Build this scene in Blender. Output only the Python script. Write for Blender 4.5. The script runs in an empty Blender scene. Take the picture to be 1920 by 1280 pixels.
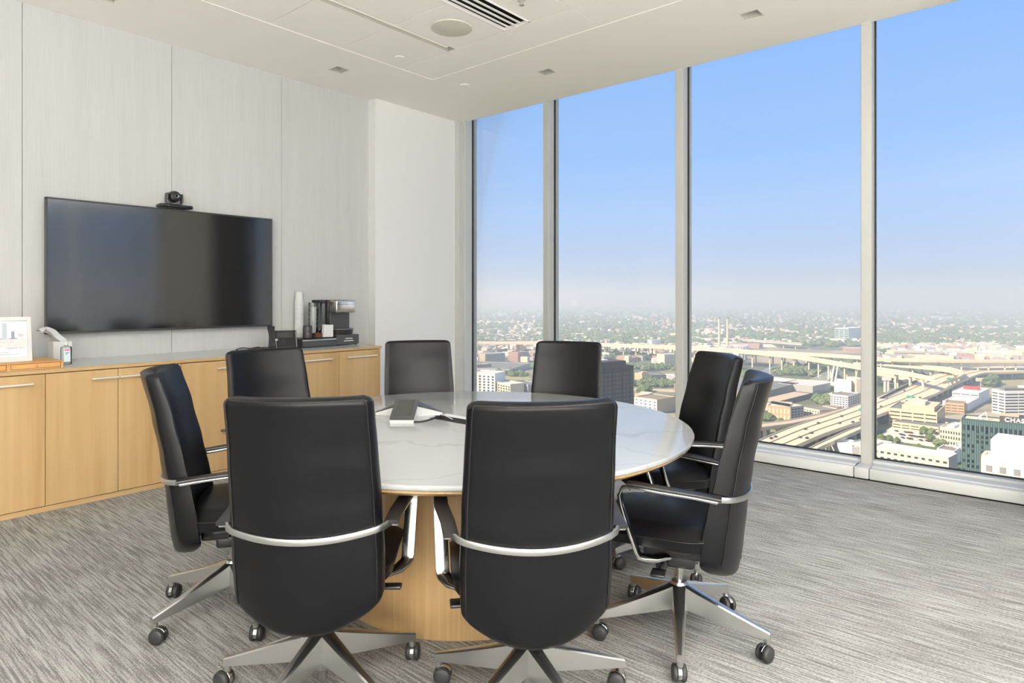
import bpy, bmesh, math, random
from mathutils import Vector, Matrix, Euler

SC = bpy.context.scene
COL = SC.collection
PI = math.pi

# ------------------------------------------------------------------ camera
# calibrated from the room's two vanishing points (frame 1920x1280)
FPX, YAW, YH, CH = 1213.1, math.radians(40.4406), 557.36, 1.24
cd = bpy.data.cameras.new('camera')
cd.sensor_width = 36.0
cd.lens = FPX / 1920 * 36.0
cd.shift_y = -(640 - YH) / 1920
cd.clip_start, cd.clip_end = 0.05, 40000
cam = bpy.data.objects.new('camera', cd)
COL.objects.link(cam)
cam.location = (0, 0, CH)
cam.rotation_euler = (PI / 2, 0, YAW)
SC.camera = cam

# ------------------------------------------------------------------ light, world, exposure
SUN_FROM = Vector((-0.42, -0.80, 0.62)).normalized()
sd = bpy.data.lights.new('sun', 'SUN')
sd.energy = 11.5
sd.angle = math.radians(0.6)
sd.color = (1.0, 0.85, 0.64)
sun = bpy.data.objects.new('sun', sd)
COL.objects.link(sun)
sun.rotation_euler = SUN_FROM.to_track_quat('Z', 'Y').to_euler()

SKY = [(0.0, (0.52, 0.60, 0.73)), (0.048, (0.49, 0.63, 0.90)), (0.128, (0.43, 0.63, 0.99)),
       (0.21, (0.36, 0.58, 1.0)), (0.36, (0.295, 0.53, 1.0)), (1.0, (0.19, 0.40, 0.92))]
SKY_STRENGTH = 1.04
w = bpy.data.worlds.new('sky')
SC.world = w
w.use_nodes = True
nt = w.node_tree
nt.nodes.clear()
tc = nt.nodes.new('ShaderNodeTexCoord')
sp = nt.nodes.new('ShaderNodeSeparateXYZ')
cr = nt.nodes.new('ShaderNodeValToRGB')
bg = nt.nodes.new('ShaderNodeBackground')
wo = nt.nodes.new('ShaderNodeOutputWorld')
nt.links.new(tc.outputs['Generated'], sp.inputs[0])
nt.links.new(sp.outputs['Z'], cr.inputs[0])
nt.links.new(cr.outputs[0], bg.inputs[0])
nt.links.new(bg.outputs[0], wo.inputs[0])
while len(cr.color_ramp.elements) < len(SKY):
    cr.color_ramp.elements.new(0.5)
for e, (p, c) in zip(cr.color_ramp.elements, SKY):
    e.position = p
    e.color = (*c, 1)
bg.inputs[1].default_value = SKY_STRENGTH

vs = SC.view_settings
vs.view_transform = 'Standard'
vs.look = 'None'
vs.gamma = 1.0
vs.exposure = 0.0
vs.use_curve_mapping = False
cy = SC.cycles
cy.use_denoising = True
cy.max_bounces = 10
cy.diffuse_bounces = 6
cy.glossy_bounces = 4
cy.transmission_bounces = 4
cy.transparent_max_bounces = 12
cy.volume_bounces = 1
cy.sample_clamp_indirect = 6.0
cy.caustics_reflective = False
cy.caustics_refractive = False

# ------------------------------------------------------------------ pixel -> place
FX, FY = -math.sin(YAW), math.cos(YAW)
RX, RY = math.cos(YAW), math.sin(YAW)

def ray(x, y):
    t = (x - 960) / FPX
    return (FX + t * RX, FY + t * RY, -(y - YH) / FPX)

def on_z(x, y, z):
    r = ray(x, y)
    s = (z - CH) / r[2]
    return Vector((s * r[0], s * r[1], z))

def on_x(x, y, X):
    r = ray(x, y)
    s = X / r[0]
    return Vector((X, s * r[1], CH + s * r[2]))

def depth_of(p):
    return p[0] * FX + p[1] * FY

# ------------------------------------------------------------------ materials
def new_mat(name):
    m = bpy.data.materials.new(name)
    m.use_nodes = True
    return m, m.node_tree, m.node_tree.nodes['Principled BSDF']

def srgb(r, g, b):
    f = lambda c: (c / 255 / 12.92) if c / 255 <= 0.04045 else ((c / 255 + 0.055) / 1.055) ** 2.4
    return (f(r), f(g), f(b), 1)

def pmat(name, col, rough=0.5, metal=0.0, ior=1.5, spec=None, trans=0.0, bump=None):
    m, t, b = new_mat(name)
    b.inputs['Base Color'].default_value = col
    b.inputs['Roughness'].default_value = rough
    b.inputs['Metallic'].default_value = metal
    b.inputs['IOR'].default_value = ior
    if spec is not None:
        b.inputs['Specular IOR Level'].default_value = spec
    if trans:
        b.inputs['Transmission Weight'].default_value = trans
    if bump:
        scale, strength, dist = bump
        n = t.nodes.new('ShaderNodeTexNoise')
        n.inputs['Scale'].default_value = scale
        n.inputs['Detail'].default_value = 3
        tcn = t.nodes.new('ShaderNodeTexCoord')
        t.links.new(tcn.outputs['Object'], n.inputs['Vector'])
        bp = t.nodes.new('ShaderNodeBump')
        bp.inputs['Strength'].default_value = strength
        bp.inputs['Distance'].default_value = dist
        t.links.new(n.outputs['Fac'], bp.inputs['Height'])
        t.links.new(bp.outputs[0], b.inputs['Normal'])
    return m

def streak_mat(name, stops, scale, rough=0.6, detail=4, bump=0.0, dist=0.001, second=None, spec=0.5, lo=0.0):
    """colour ramp over a noise stretched along one axis; scale = xyz frequencies per metre"""
    m, t, b = new_mat(name)
    N = t.nodes.new
    tcn, mp, ns, rp = N('ShaderNodeTexCoord'), N('ShaderNodeMapping'), N('ShaderNodeTexNoise'), N('ShaderNodeValToRGB')
    mp.inputs['Scale'].default_value = scale
    ns.inputs['Scale'].default_value = 1.0
    ns.inputs['Detail'].default_value = detail
    ns.inputs['Roughness'].default_value = 0.6
    t.links.new(tcn.outputs['Object'], mp.inputs[0])
    t.links.new(mp.outputs[0], ns.inputs['Vector'])
    fac = ns.outputs['Fac']
    if second:
        mp2, ns2, mx = N('ShaderNodeMapping'), N('ShaderNodeTexNoise'), N('ShaderNodeMix')
        mp2.inputs['Scale'].default_value = second[0]
        ns2.inputs['Scale'].default_value = 1.0
        ns2.inputs['Detail'].default_value = 2
        t.links.new(tcn.outputs['Object'], mp2.inputs[0])
        t.links.new(mp2.outputs[0], ns2.inputs['Vector'])
        mx.inputs[0].default_value = second[1]
        t.links.new(ns.outputs['Fac'], mx.inputs[2])
        t.links.new(ns2.outputs['Fac'], mx.inputs[3])
        fac = mx.outputs[0]
    t.links.new(fac, rp.inputs[0])
    while len(rp.color_ramp.elements) < len(stops):
        rp.color_ramp.elements.new(0.5)
    for e, (p, c) in zip(rp.color_ramp.elements, stops):
        e.position = p
        e.color = c
    t.links.new(rp.outputs[0], b.inputs['Base Color'])
    b.inputs['Roughness'].default_value = rough
    b.inputs['Specular IOR Level'].default_value = spec
    if bump:
        bp = N('ShaderNodeBump')
        bp.inputs['Strength'].default_value = bump
        bp.inputs['Distance'].default_value = dist
        t.links.new(fac, bp.inputs['Height'])
        t.links.new(bp.outputs[0], b.inputs['Normal'])
    return m

M = {}
M['paint'] = pmat('white wall paint', (0.80, 0.80, 0.785, 1), 0.75, bump=(180, 0.04, 0.001))
M['ceiling'] = pmat('ceiling paint', (0.93, 0.915, 0.875, 1), 0.85)
M['tile'] = pmat('ceiling tile', (0.935, 0.92, 0.885, 1), 0.9, bump=(260, 0.06, 0.001))
M['trimwhite'] = pmat('painted aluminium', (0.56, 0.565, 0.55, 1), 0.38)
M['mullion'] = pmat('shade-toned mullion aluminium', (0.46, 0.462, 0.435, 1), 0.4)  # same white trim, darkened in colour to stand for backlit shade
M['column'] = pmat('dark taupe column cladding', (0.10, 0.09, 0.072, 1), 0.6)
M['gasket'] = pmat('black rubber gasket', (0.012, 0.013, 0.013, 1), 0.6)
M['wallcover'] = streak_mat('woven grey wallcovering', [(0.3, (0.50, 0.505, 0.50, 1)), (0.7, (0.575, 0.58, 0.575, 1))],
                            (300, 160, 3.0), 0.8, 5, 0.12, 0.0008, second=((40, 14, 0.6), 0.35), spec=0.25)
def carpet():
    m, t, b = new_mat('streaked grey carpet')
    N = t.nodes.new
    tcn = N('ShaderNodeTexCoord')
    def noise(scale, detail, rough=.5):
        mp, n = N('ShaderNodeMapping'), N('ShaderNodeTexNoise')
        mp.inputs['Scale'].default_value = scale
        n.inputs['Scale'].default_value = 1
        n.inputs['Detail'].default_value = detail
        n.inputs['Roughness'].default_value = rough
        t.links.new(tcn.outputs['Object'], mp.inputs[0])
        t.links.new(mp.outputs[0], n.inputs['Vector'])
        return n.outputs['Fac']
    def madd(a, k, c):
        q = N('ShaderNodeMath')
        q.operation = 'MULTIPLY_ADD'
        t.links.new(a, q.inputs[0])
        q.inputs[1].default_value = k
        if isinstance(c, float): q.inputs[2].default_value = c
        else: t.links.new(c, q.inputs[2])
        return q.outputs[0]
    f = madd(noise((4.2, 105, 1), 2.0), .50, 0.0)
    f = madd(noise((9, 270, 1), 1.0), .30, f)
    f = madd(noise((1.6, 3.0, 1), 2.0), .16, f)
    f = madd(noise((110, 170, 1), 3.0, .65), .46, f)
    r = N('ShaderNodeValToRGB')
    st = [(.605, (0.164, 0.161, 0.150, 1)), (.675, (0.226, 0.221, 0.210, 1)), (.745, (0.344, 0.342, 0.330, 1)), (.84, (0.422, 0.420, 0.406, 1))]
    while len(r.color_ramp.elements) < 4: r.color_ramp.elements.new(.5)
    for e, (q, c) in zip(r.color_ramp.elements, st):
        e.position, e.color = q, c
    t.links.new(f, r.inputs[0])
    t.links.new(r.outputs[0], b.inputs['Base Color'])
    b.inputs['Roughness'].default_value = .95
    b.inputs['Specular IOR Level'].default_value = .1
    bp = N('ShaderNodeBump')
    bp.inputs['Strength'].default_value = .35
    bp.inputs['Distance'].default_value = .003
    t.links.new(f, bp.inputs['Height'])
    t.links.new(bp.outputs[0], b.inputs['Normal'])
    return m
M['carpet'] = carpet()
M['maple'] = streak_mat('light maple veneer', [(0.3, (0.370, 0.222, 0.085, 1)), (0.47, (0.474, 0.307, 0.137, 1)), (0.66, (0.525, 0.359, 0.174, 1))],
                        (26, 26, 1.0), 0.42, 5, 0.04, 0.0006, second=((5.0, 5.0, 0.25), 0.5))
M['maple_edge'] = streak_mat('light maple edging', [(0.3, (0.422, 0.274, 0.122, 1)), (0.7, (0.511, 0.351, 0.174, 1))], (40, 3, 60), 0.42, 4)
M['oak'] = streak_mat('pedestal oak veneer', [(0.3, (0.370, 0.222, 0.089, 1)), (0.5, (0.459, 0.292, 0.133, 1)), (0.68, (0.518, 0.348, 0.174, 1))],
                      (60, 60, 1.6), 0.36, 6, 0.05, 0.0006, second=((6, 6, 0.5), 0.35))
M['bamboo'] = streak_mat('honey coloured wood', [(0.3, (0.50, 0.25, 0.075, 1)), (0.7, (0.66, 0.37, 0.14, 1))], (30, 5, 60), 0.4, 4)
M['leather'] = pmat('black leather', (0.0030, 0.0032, 0.0044, 1), 0.35, spec=0.26, bump=(420, 0.10, 0.0006))
M['leather2'] = pmat('black leather welt', (0.004, 0.004, 0.004, 1), 0.5)
M['chrome'] = pmat('polished aluminium', (0.52, 0.52, 0.51, 1), 0.16, 1.0)
M['cast'] = pmat('polished cast aluminium', (0.54, 0.54, 0.53, 1), 0.30, 1.0)
M['satin'] = pmat('satin aluminium', (0.54, 0.54, 0.53, 1), 0.3, 1.0)
M['handle'] = pmat('pale satin handle', (0.88, 0.86, 0.80, 1), 0.35, 0.45)
M['padblack'] = pmat('black arm pad', (0.016, 0.016, 0.017, 1), 0.32)
M['plastic'] = pmat('black plastic', (0.014, 0.014, 0.015, 1), 0.35)
M['greyplastic'] = pmat('dark grey plastic', (0.055, 0.056, 0.058, 1), 0.4)
M['rubber'] = pmat('black caster tread', (0.02, 0.02, 0.02, 1), 0.55)
M['whiteplastic'] = pmat('white plastic', (0.64, 0.64, 0.63, 1), 0.4)
M['paper'] = pmat('white paper', (0.68, 0.685, 0.685, 1), 0.8)
M['worktop'] = pmat('pale glass worktop', (0.55, 0.575, 0.565, 1), 0.18)
M['screen'] = pmat('television glass', (0.008, 0.008, 0.009, 1), 0.10, ior=2.4)
M['tvframe'] = pmat('television bezel', (0.035, 0.037, 0.04, 1), 0.35)
M['lcd'] = pmat('grey display', (0.045, 0.047, 0.045, 1), 0.15)
M['black'] = pmat('matt black', (0.004, 0.004, 0.004, 1), 0.8)
M['speaker'] = pmat('speaker grille', (0.62, 0.61, 0.53, 1), 0.8)
M['joint'] = pmat('ceiling joint shadow grey', (0.30, 0.29, 0.26, 1), 0.9)
M['recess'] = pmat('downlight reflector', (0.42, 0.41, 0.37, 1), 0.5)
M['steel'] = pmat('brushed steel', (0.62, 0.60, 0.56, 1), 0.22, 1.0)
M['clear'] = None

def glass_mat(name, tint=(1, 1, 1, 1), rough=0.0, ior=1.45, scale=1.0):
    m = bpy.data.materials.new(name)
    m.use_nodes = True
    t = m.node_tree
    t.nodes.clear()
    o, mx, tr, gl, fr = (t.nodes.new(k) for k in ('ShaderNodeOutputMaterial', 'ShaderNodeMixShader', 'ShaderNodeBsdfTransparent', 'ShaderNodeBsdfGlossy', 'ShaderNodeFresnel'))
    tr.inputs[0].default_value = tint
    gl.inputs['Roughness'].default_value = rough
    fr.inputs[0].default_value = ior
    ml = t.nodes.new('ShaderNodeMath')
    ml.operation = 'MULTIPLY'
    ml.inputs[1].default_value = scale
    t.links.new(fr.outputs[0], ml.inputs[0])
    t.links.new(ml.outputs[0], mx.inputs[0])
    t.links.new(tr.outputs[0], mx.inputs[1])
    t.links.new(gl.outputs[0], mx.inputs[2])
    t.links.new(mx.outputs[0], o.inputs[0])
    return m

M['pane'] = glass_mat('clear window glass', (0.985, 0.99, 0.985, 1), scale=0.35)
M['clear'] = glass_mat('clear plastic', (0.86, 0.88, 0.88, 1), 0.05)

def marble():
    m, t, b = new_mat('white veined marble')
    N = t.nodes.new
    tcn = N('ShaderNodeTexCoord')
    def vein(rot, scale, dist, width, seed):
        mp = N('ShaderNodeMapping')
        mp.inputs['Rotation'].default_value = (0, 0, rot)
        mp.inputs['Location'].default_value = (seed, seed * 0.7, 0)
        t.links.new(tcn.outputs['Object'], mp.inputs[0])
        n = N('ShaderNodeTexNoise')
        n.inputs['Scale'].default_value = dist[0]
        n.inputs['Detail'].default_value = 5
        t.links.new(mp.outputs[0], n.inputs['Vector'])
        ad = N('ShaderNodeVectorMath')
        ad.operation = 'MULTIPLY_ADD'
        ad.inputs[1].default_value = (dist[1],) * 3
        t.links.new(n.outputs['Color'], ad.inputs[0])
        t.links.new(mp.outputs[0], ad.inputs[2])
        wv = N('ShaderNodeTexWave')
        wv.inputs['Scale'].default_value = scale
        wv.inputs['Distortion'].default_value = 0
        t.links.new(ad.outputs[0], wv.inputs['Vector'])
        r = N('ShaderNodeValToRGB')
        r.color_ramp.elements[0].position = 0.0
        r.color_ramp.elements[0].color = (1, 1, 1, 1)
        r.color_ramp.elements[1].position = width
        r.color_ramp.elements[1].color = (0, 0, 0, 1)
        t.links.new(wv.outputs['Fac'], r.inputs[0])
        return r.outputs[0]
    v1 = vein(0.65, 0.62, (1.6, 0.62), 0.0016, 0.37)
    v2 = vein(1.5, 0.40, (2.4, 0.7), 0.0010, 1.9)
    base = (0.37, 0.38, 0.38, 1)
    m1, m2 = N('ShaderNodeMix'), N('ShaderNodeMix')
    for q in (m1, m2):
        q.data_type = 'RGBA'
    q1 = N('ShaderNodeMath'); q1.operation = 'MULTIPLY'; q1.inputs[1].default_value = 0.36
    q2 = N('ShaderNodeMath'); q2.operation = 'MULTIPLY'; q2.inputs[1].default_value = 0.3
    t.links.new(v1, q1.inputs[0])
    t.links.new(v2, q2.inputs[0])
    m1.inputs[6].default_value = base
    m1.inputs[7].default_value = (0.25, 0.25, 0.245, 1)
    t.links.new(q1.outputs[0], m1.inputs[0])
    m2.inputs[7].default_value = (0.28, 0.28, 0.27, 1)
    t.links.new(m1.outputs[2], m2.inputs[6])
    t.links.new(q2.outputs[0], m2.inputs[0])
    t.links.new(m2.outputs[2], b.inputs['Base Color'])
    b.inputs['Roughness'].default_value = 0.10
    return m
M['marble'] = marble()

# ------------------------------------------------------------------ mesh helpers
class G:
    def __init__(s):
        s.v, s.f = [], []
    def add(s, vs_, fs_, mat=None):
        n = len(s.v)
        s.v += [(mat @ Vector(p)) if mat is not None else Vector(p) for p in vs_]
        s.f += [tuple(i + n for i in f) for f in fs_]
        return s
    def box(s, a, b, mat=None):
        (x0, y0, z0), (x1, y1, z1) = a, b
        return s.add([(x0, y0, z0), (x1, y0, z0), (x1, y1, z0), (x0, y1, z0), (x0, y0, z1), (x1, y0, z1), (x1, y1, z1), (x0, y1, z1)],
                     [(3, 2, 1, 0), (4, 5, 6, 7), (0, 1, 5, 4), (1, 2, 6, 5), (2, 3, 7, 6), (3, 0, 4, 7)], mat)
    def rbox(s, a, b, r=0.004, seg=2, mat=None):
        sx, sy, sz = (abs(b[i] - a[i]) for i in range(3))
        c = [(a[i] + b[i]) / 2 for i in range(3)]
        vs_, fs_ = rounded(round(sx, 5), round(sy, 5), round(sz, 5), min(r, sx * .49, sy * .49, sz * .49), seg)
        return s.add([(p[0] + c[0], p[1] + c[1], p[2] + c[2]) for p in vs_], fs_, mat)
    def lathe(s, prof, n=24, mat=None, cap=True):
        vs_, fs_ = [], []
        for r, z in prof:
            for k in range(n):
                a = 2 * PI * k / n
                vs_.append((r * math.cos(a), r * math.sin(a), z))
        for i in range(len(prof) - 1):
            for k in range(n):
                q = (k + 1) % n
                fs_.append((i * n + k, i * n + q, (i + 1) * n + q, (i + 1) * n + k))
        if cap:
            fs_.append(tuple(range(n))[::-1])
            fs_.append(tuple((len(prof) - 1) * n + k for k in range(n)))
        return s.add(vs_, fs_, mat)
    def cyl(s, p, q, r, n=14, r2=None):
        p, q = Vector(p), Vector(q)
        d = q - p
        mt = Matrix.Translation(p) @ d.to_track_quat('Z', 'Y').to_matrix().to_4x4()
        return s.lathe([(r, 0), (r2 if r2 is not None else r, d.length)], n, mt)
    def sweep(s, path, sec, side, cap=True):
        """sec(i) -> list of (a along side, b along normal); side = fixed sideways vector"""
        path = [Vector(p) for p in path]
        side = Vector(side).normalized()
        rows = []
        for i, p in enumerate(path):
            t = (path[min(i + 1, len(path) - 1)] - path[max(i - 1, 0)]).normalized()
            sd_ = (side - t * side.dot(t)).normalized()
            nrm = t.cross(sd_).normalized()
            rows.append([p + sd_ * a + nrm * b for a, b in (sec(i) if callable(sec) else sec)])
        return s.loft(rows, cap)
    def tube(s, path, r, n=8, cap=True):
        path = [Vector(p) for p in path]
        rows, up = [], None
        for i, p in enumerate(path):
            t = (path[min(i + 1, len(path) - 1)] - path[max(i - 1, 0)]).normalized()
            if up is None:
                up = t.orthogonal().normalized()
            up = (up - t * up.dot(t)).normalized()
            b = t.cross(up)
            rr = r[i] if isinstance(r, (list, tuple)) else r
            rows.append([p + (up * math.cos(2 * PI * k / n) + b * math.sin(2 * PI * k / n)) * rr for k in range(n)])
        return s.loft(rows, cap)
    def loft(s, rows, cap=True):
        n = len(rows[0])
        vs_ = [p for r in rows for p in r]
        fs_ = []
        for i in range(len(rows) - 1):
            for k in range(n):
                q = (k + 1) % n
                fs_.append((i * n + k, i * n + q, (i + 1) * n + q, (i + 1) * n + k))
        if cap:
            fs_.append(tuple(range(n))[::-1])
            fs_.append(tuple((len(rows) - 1) * n + k for k in range(n)))
        return s.add(vs_, fs_)
    def prism(s, poly, z0, z1, mat=None):
        n = len(poly)
        vs_ = [(p[0], p[1], z0) for p in poly] + [(p[0], p[1], z1) for p in poly]
        fs_ = [tuple(range(n))[::-1], tuple(range(n, 2 * n))] + [(k, (k + 1) % n, n + (k + 1) % n, n + k) for k in range(n)]
        return s.add(vs_, fs_, mat)

_rc = {}
def rounded(sx, sy, sz, r, seg):
    key = (sx, sy, sz, round(r, 5), seg)
    if key not in _rc:
        bm = bmesh.new()
        bmesh.ops.create_cube(bm, size=1)
        bmesh.ops.scale(bm, vec=(sx, sy, sz), verts=bm.verts)
        if r > 1e-5:
            bmesh.ops.bevel(bm, geom=bm.edges[:], offset=r, segments=seg, profile=0.5, affect='EDGES')
        bm.verts.index_update()
        _rc[key] = ([tuple(v_.co) for v_ in bm.verts], [tuple(v_.index for v_ in f.verts) for f in bm.faces])
        bm.free()
    return _rc[key]

def rrect(a, b, r, n=3):
    out = []
    for cx_, cy_, a0 in ((a - r, b - r, 0), (-a + r, b - r, PI / 2), (-a + r, -b + r, PI), (a - r, -b + r, 1.5 * PI)):
        for k in range(n + 1):
            t = a0 + PI / 2 * k / n
            out.append((cx_ + r * math.cos(t), cy_ + r * math.sin(t)))
    return out

def mesh_of(name, g, mat, smooth=35):
    me = bpy.data.meshes.new(name)
    me.from_pydata([tuple(p) for p in g.v], [], g.f)
    me.materials.append(mat)
    bm = bmesh.new()
    bm.from_mesh(me)
    bmesh.ops.recalc_face_normals(bm, faces=bm.faces)
    bm.to_mesh(me)
    bm.free()
    if smooth:
        me.shade_smooth()
        me.set_sharp_from_angle(angle=math.radians(smooth))
    return me

def obj(name, g, mat, parent=None, smooth=35, loc=None, rotz=None):
    me = g if isinstance(g, bpy.types.Mesh) else mesh_of(name, g, M[mat] if isinstance(mat, str) else mat, smooth)
    o = bpy.data.objects.new(name, me)
    COL.objects.link(o)
    if parent is not None:
        o.parent = parent
    if loc is not None:
        o.location = loc
    if rotz is not None:
        o.rotation_euler = (0, 0, rotz)
    return o

def tag(o, label=None, cat=None, group=None, kind=None):
    if label: o['label'] = label
    if cat: o['category'] = cat
    if group: o['group'] = group
    if kind: o['kind'] = kind
    return o

def thing(name, label, cat, loc=(0, 0, 0), rotz=0, group=None):
    o = bpy.data.objects.new(name, None)
    COL.objects.link(o)
    o.empty_display_size = 0.1
    o.location = loc
    o.rotation_euler = (0, 0, rotz)
    return tag(o, label, cat, group)

def struct(name, g, mat, label=None, smooth=0):
    return tag(obj(name, g, mat, None, smooth), label, None, None, 'structure')

def text_mesh(name, s, size, mat, extrude=0.0, font_space=1.0, offset=0.0):
    cu = bpy.data.curves.new(name, 'FONT')
    cu.body = s
    cu.size = size
    cu.extrude = extrude
    cu.offset = offset
    cu.space_character = font_space
    cu.align_x = 'CENTER'
    tmp = bpy.data.objects.new(name + '_tmp', cu)
    COL.objects.link(tmp)
    dg = bpy.context.evaluated_depsgraph_get()
    me = bpy.data.meshes.new_from_object(tmp.evaluated_get(dg))
    me.materials.clear()
    me.materials.append(M[mat] if isinstance(mat, str) else mat)
    bpy.data.objects.remove(tmp)
    bpy.data.curves.remove(cu)
    return me

def plate(rect, holes, z0, z1):
    """flat slab with rectangular holes"""
    x0, x1, y0, y1 = rect
    xs = sorted({x0, x1, *[v_ for h in holes for v_ in h[:2] if x0 < v_ < x1]})
    ys = sorted({y0, y1, *[v_ for h in holes for v_ in h[2:] if y0 < v_ < y1]})
    solid = {}
    for i in range(len(xs) - 1):
        for j in range(len(ys) - 1):
            cx_, cy_ = (xs[i] + xs[i + 1]) / 2, (ys[j] + ys[j + 1]) / 2
            solid[i, j] = not any(h[0] < cx_ < h[1] and h[2] < cy_ < h[3] for h in holes)
    g = G()
    for (i, j), s in solid.items():
        if not s:
            continue
        a, b, c, d = xs[i], xs[i + 1], ys[j], ys[j + 1]
        g.add([(a, c, z0), (b, c, z0), (b, d, z0), (a, d, z0)], [(3, 2, 1, 0)])
        g.add([(a, c, z1), (b, c, z1), (b, d, z1), (a, d, z1)], [(0, 1, 2, 3)])
        for di, dj, e in ((-1, 0, ((a, d), (a, c))), (1, 0, ((b, c), (b, d))), (0, -1, ((a, c), (b, c))), (0, 1, ((b, d), (a, d)))):
            if not solid.get((i + di, j + dj), False):
                p, q = e
                g.add([(*p, z0), (*q, z0), (*q, z1), (*p, z1)], [(0, 1, 2, 3)])
    bm = bmesh.new()
    me = bpy.data.meshes.new('plate')
    me.from_pydata([tuple(p) for p in g.v], [], g.f)
    bm.from_mesh(me)
    bmesh.ops.remove_doubles(bm, verts=bm.verts, dist=1e-5)
    out = G()
    bm.verts.index_update()
    out.v = [v_.co.copy() for v_ in bm.verts]
    out.f = [tuple(v_.index for v_ in f.verts) for f in bm.faces]
    bm.free()
    bpy.data.meshes.remove(me)
    return out

# ================================================================== THE ROOM
ZC = 3.155                      # ceiling
XW, XR = -5.15, 4.6             # left wall face, right window wall
YB, YG = -3.2, 5.14             # back wall, glass plane of the window wall
YM = 5.03                       # front of the mullions
XCH = -5.04                     # face of the white chase beside the window
YCH = 3.885

struct('floor', G().box((XW - .3, YB - .3, -0.3), (XR + .05, YM + 0.06, 0)), 'carpet', 'grey streaked carpet floor')

# left wall: backing, with each wallcovering panel a part
wl = struct('wall_left', G().box((XW - .3, YB - .3, 0), (XW - .012, YCH + .02, ZC + .1)), 'paint', 'left wall hung with pale woven grey panels')
px_ = [YB, -1.62, -0.70, 0.22, 1.136, 2.062, 2.968, YCH]
for a, b in zip(px_[:-1], px_[1:]):
    obj('wall_panel', G().rbox((XW - .014, a + .0015, 0.0), (XW, b - .0015, ZC), 0.001, 1), 'wallcover', wl, 0)
struct('wall_chase', G().box((XW - .3, YCH, 0), (XCH, YM + .15, ZC + .1)), 'paint', 'white boxed wall beside the windows')
struct('baseboard_left', G().rbox((XCH, YCH, 0), (XCH + .010, YM - .02, 0.10), 0.002, 1), 'trimwhite', 'low white base trim along the boxed wall')
struct('wall_back', G().box((XW - .3, YB - .2, 0), (XR + .2, YB, ZC + .1)), 'paint', 'plain white back wall')

# ---- window wall
MULL = [-3.853, -2.449, -1.046]
MW = 0.068
XC0, XC1 = -0.06, 1.76          # dark column between the two runs of windows, outside the frame
def window(i, x0, x1, label):
    root = tag(thing('window_%d' % i, label, None, ((x0 + x1) / 2, YG, 0)), kind='structure')
    cx_ = (x0 + x1) / 2
    L = lambda x: x - cx_
    zb, zt = 0.105, ZC + 0.24
    obj('window_pane', G().box((L(x0), -0.004, zb), (L(x1), 0.004, zt)), 'pane', root, 0)
    gk = 0.009
    g = G()
    g.box((L(x0), -0.022, zb), (L(x1), -0.004, zb + gk))
    g.box((L(x0), -0.022, zb), (L(x0) + gk, -0.004, zt))
    g.box((L(x1) - gk, -0.022, zb), (L(x1), -0.004, zt))
    obj('gasket', g, 'gasket', root, 0)
    obj('bottom_rail', G().rbox((L(x0), -0.085, 0.07), (L(x1), 0.02, zb), 0.003, 1), 'trimwhite', root)
    obj('head_rail', G().box((L(x0), -0.11, zt), (L(x1), 0.02, ZC + .30)), 'trimwhite', root, 0)
    return root
xl = -4.94
edges = [xl] + MULL + [0.357]
wl_lab = ['narrow floor-to-ceiling window next to the white boxed wall', 'tall window behind the two far chairs, dark tower outside',
          'tall window behind the right-hand chairs, highway outside', 'rightmost tall window, with the teal glass office block outside']
for i in range(4):
    a = edges[i] + (0 if i == 0 else MW / 2)
    b = edges[i + 1] - MW / 2
    window(i + 1, a, min(b, XC0 + .1), wl_lab[i])
for k, (x0, x1) in enumerate(((XC1, 3.165 - .034), (3.165 + .034, XR))):
    window(5 + k, x0, x1, 'tall window right of the dark column, %s' % ('nearer the column' if k == 0 else 'next to the corner'))
n = 1
for mx_, lab in zip(MULL + [3.165], ['white mullion left of the window with the dark tower', 'white mullion left of the highway window', 'white mullion right of the highway window', 'white mullion right of the column']):
    struct('trim_%d' % n, G().rbox((mx_ - MW / 2, YM, 0.06), (mx_ + MW / 2, YG + .06, ZC + .28), 0.003, 1), 'mullion', lab, 30); n += 1
struct('trim_%d' % n, G().rbox((XCH - .02, YM - .075, 0.0), (xl - .035, YG + .06, ZC + .28), 0.003, 1).rbox((xl - .04, YM - .02, 0), (xl, YG + .06, ZC + .28), .003, 1), 'trimwhite', 'white window jamb against the boxed wall', 30); n += 1
# sill casings between the mullions, small blocks under the mullions
sx = [XCH] + MULL + [XC0 + .1]
for i in range(4):
    a = sx[i] + (0 if i == 0 else .05)
    b = sx[i + 1] - (.05 if i < 3 else 0)
    g = G().rbox((a, 4.885, 0.012), (b, YM + .03, 0.083), 0.004, 2)
    g.rbox((a, 4.945, 0.07), (b, YM + .05, 0.0895), 0.003, 1)
    struct('trim_%d' % n, g, 'trimwhite', ['low white sill casing at the narrow window', 'low white sill casing at the window with the dark tower',
           'low white sill casing at the highway window', 'low white sill casing at the rightmost window'][i], 30); n += 1
for i, mx_ in enumerate(MULL):
    struct('trim_%d' % n, G().rbox((mx_ - .044, 4.885, 0.012), (mx_ + .044, YM + .03, 0.083), 0.004, 2), 'trimwhite',
           'small white sill block under the %s mullion' % ['first', 'second', 'third'][i], 30); n += 1
struct('trim_%d' % n, G().box((XC1, 4.885, 0.012), (XR, YM + .03, .083)), 'trimwhite', 'low white sill casing right of the column'); n += 1
struct('sill_shade_strip', G().box((XCH, 4.90, -0.002), (XR, YM + .06, .013)), 'black', 'black strip coloured as the shade under the sill casings')  # black strip stands in for the shade beneath the casings
struct('wall_column', G().rbox((XC0, 4.62, 0), (XC1, YG + .2, ZC + .28), 0.004, 1), 'column', 'broad dark column between the two runs of windows', 30)

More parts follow.
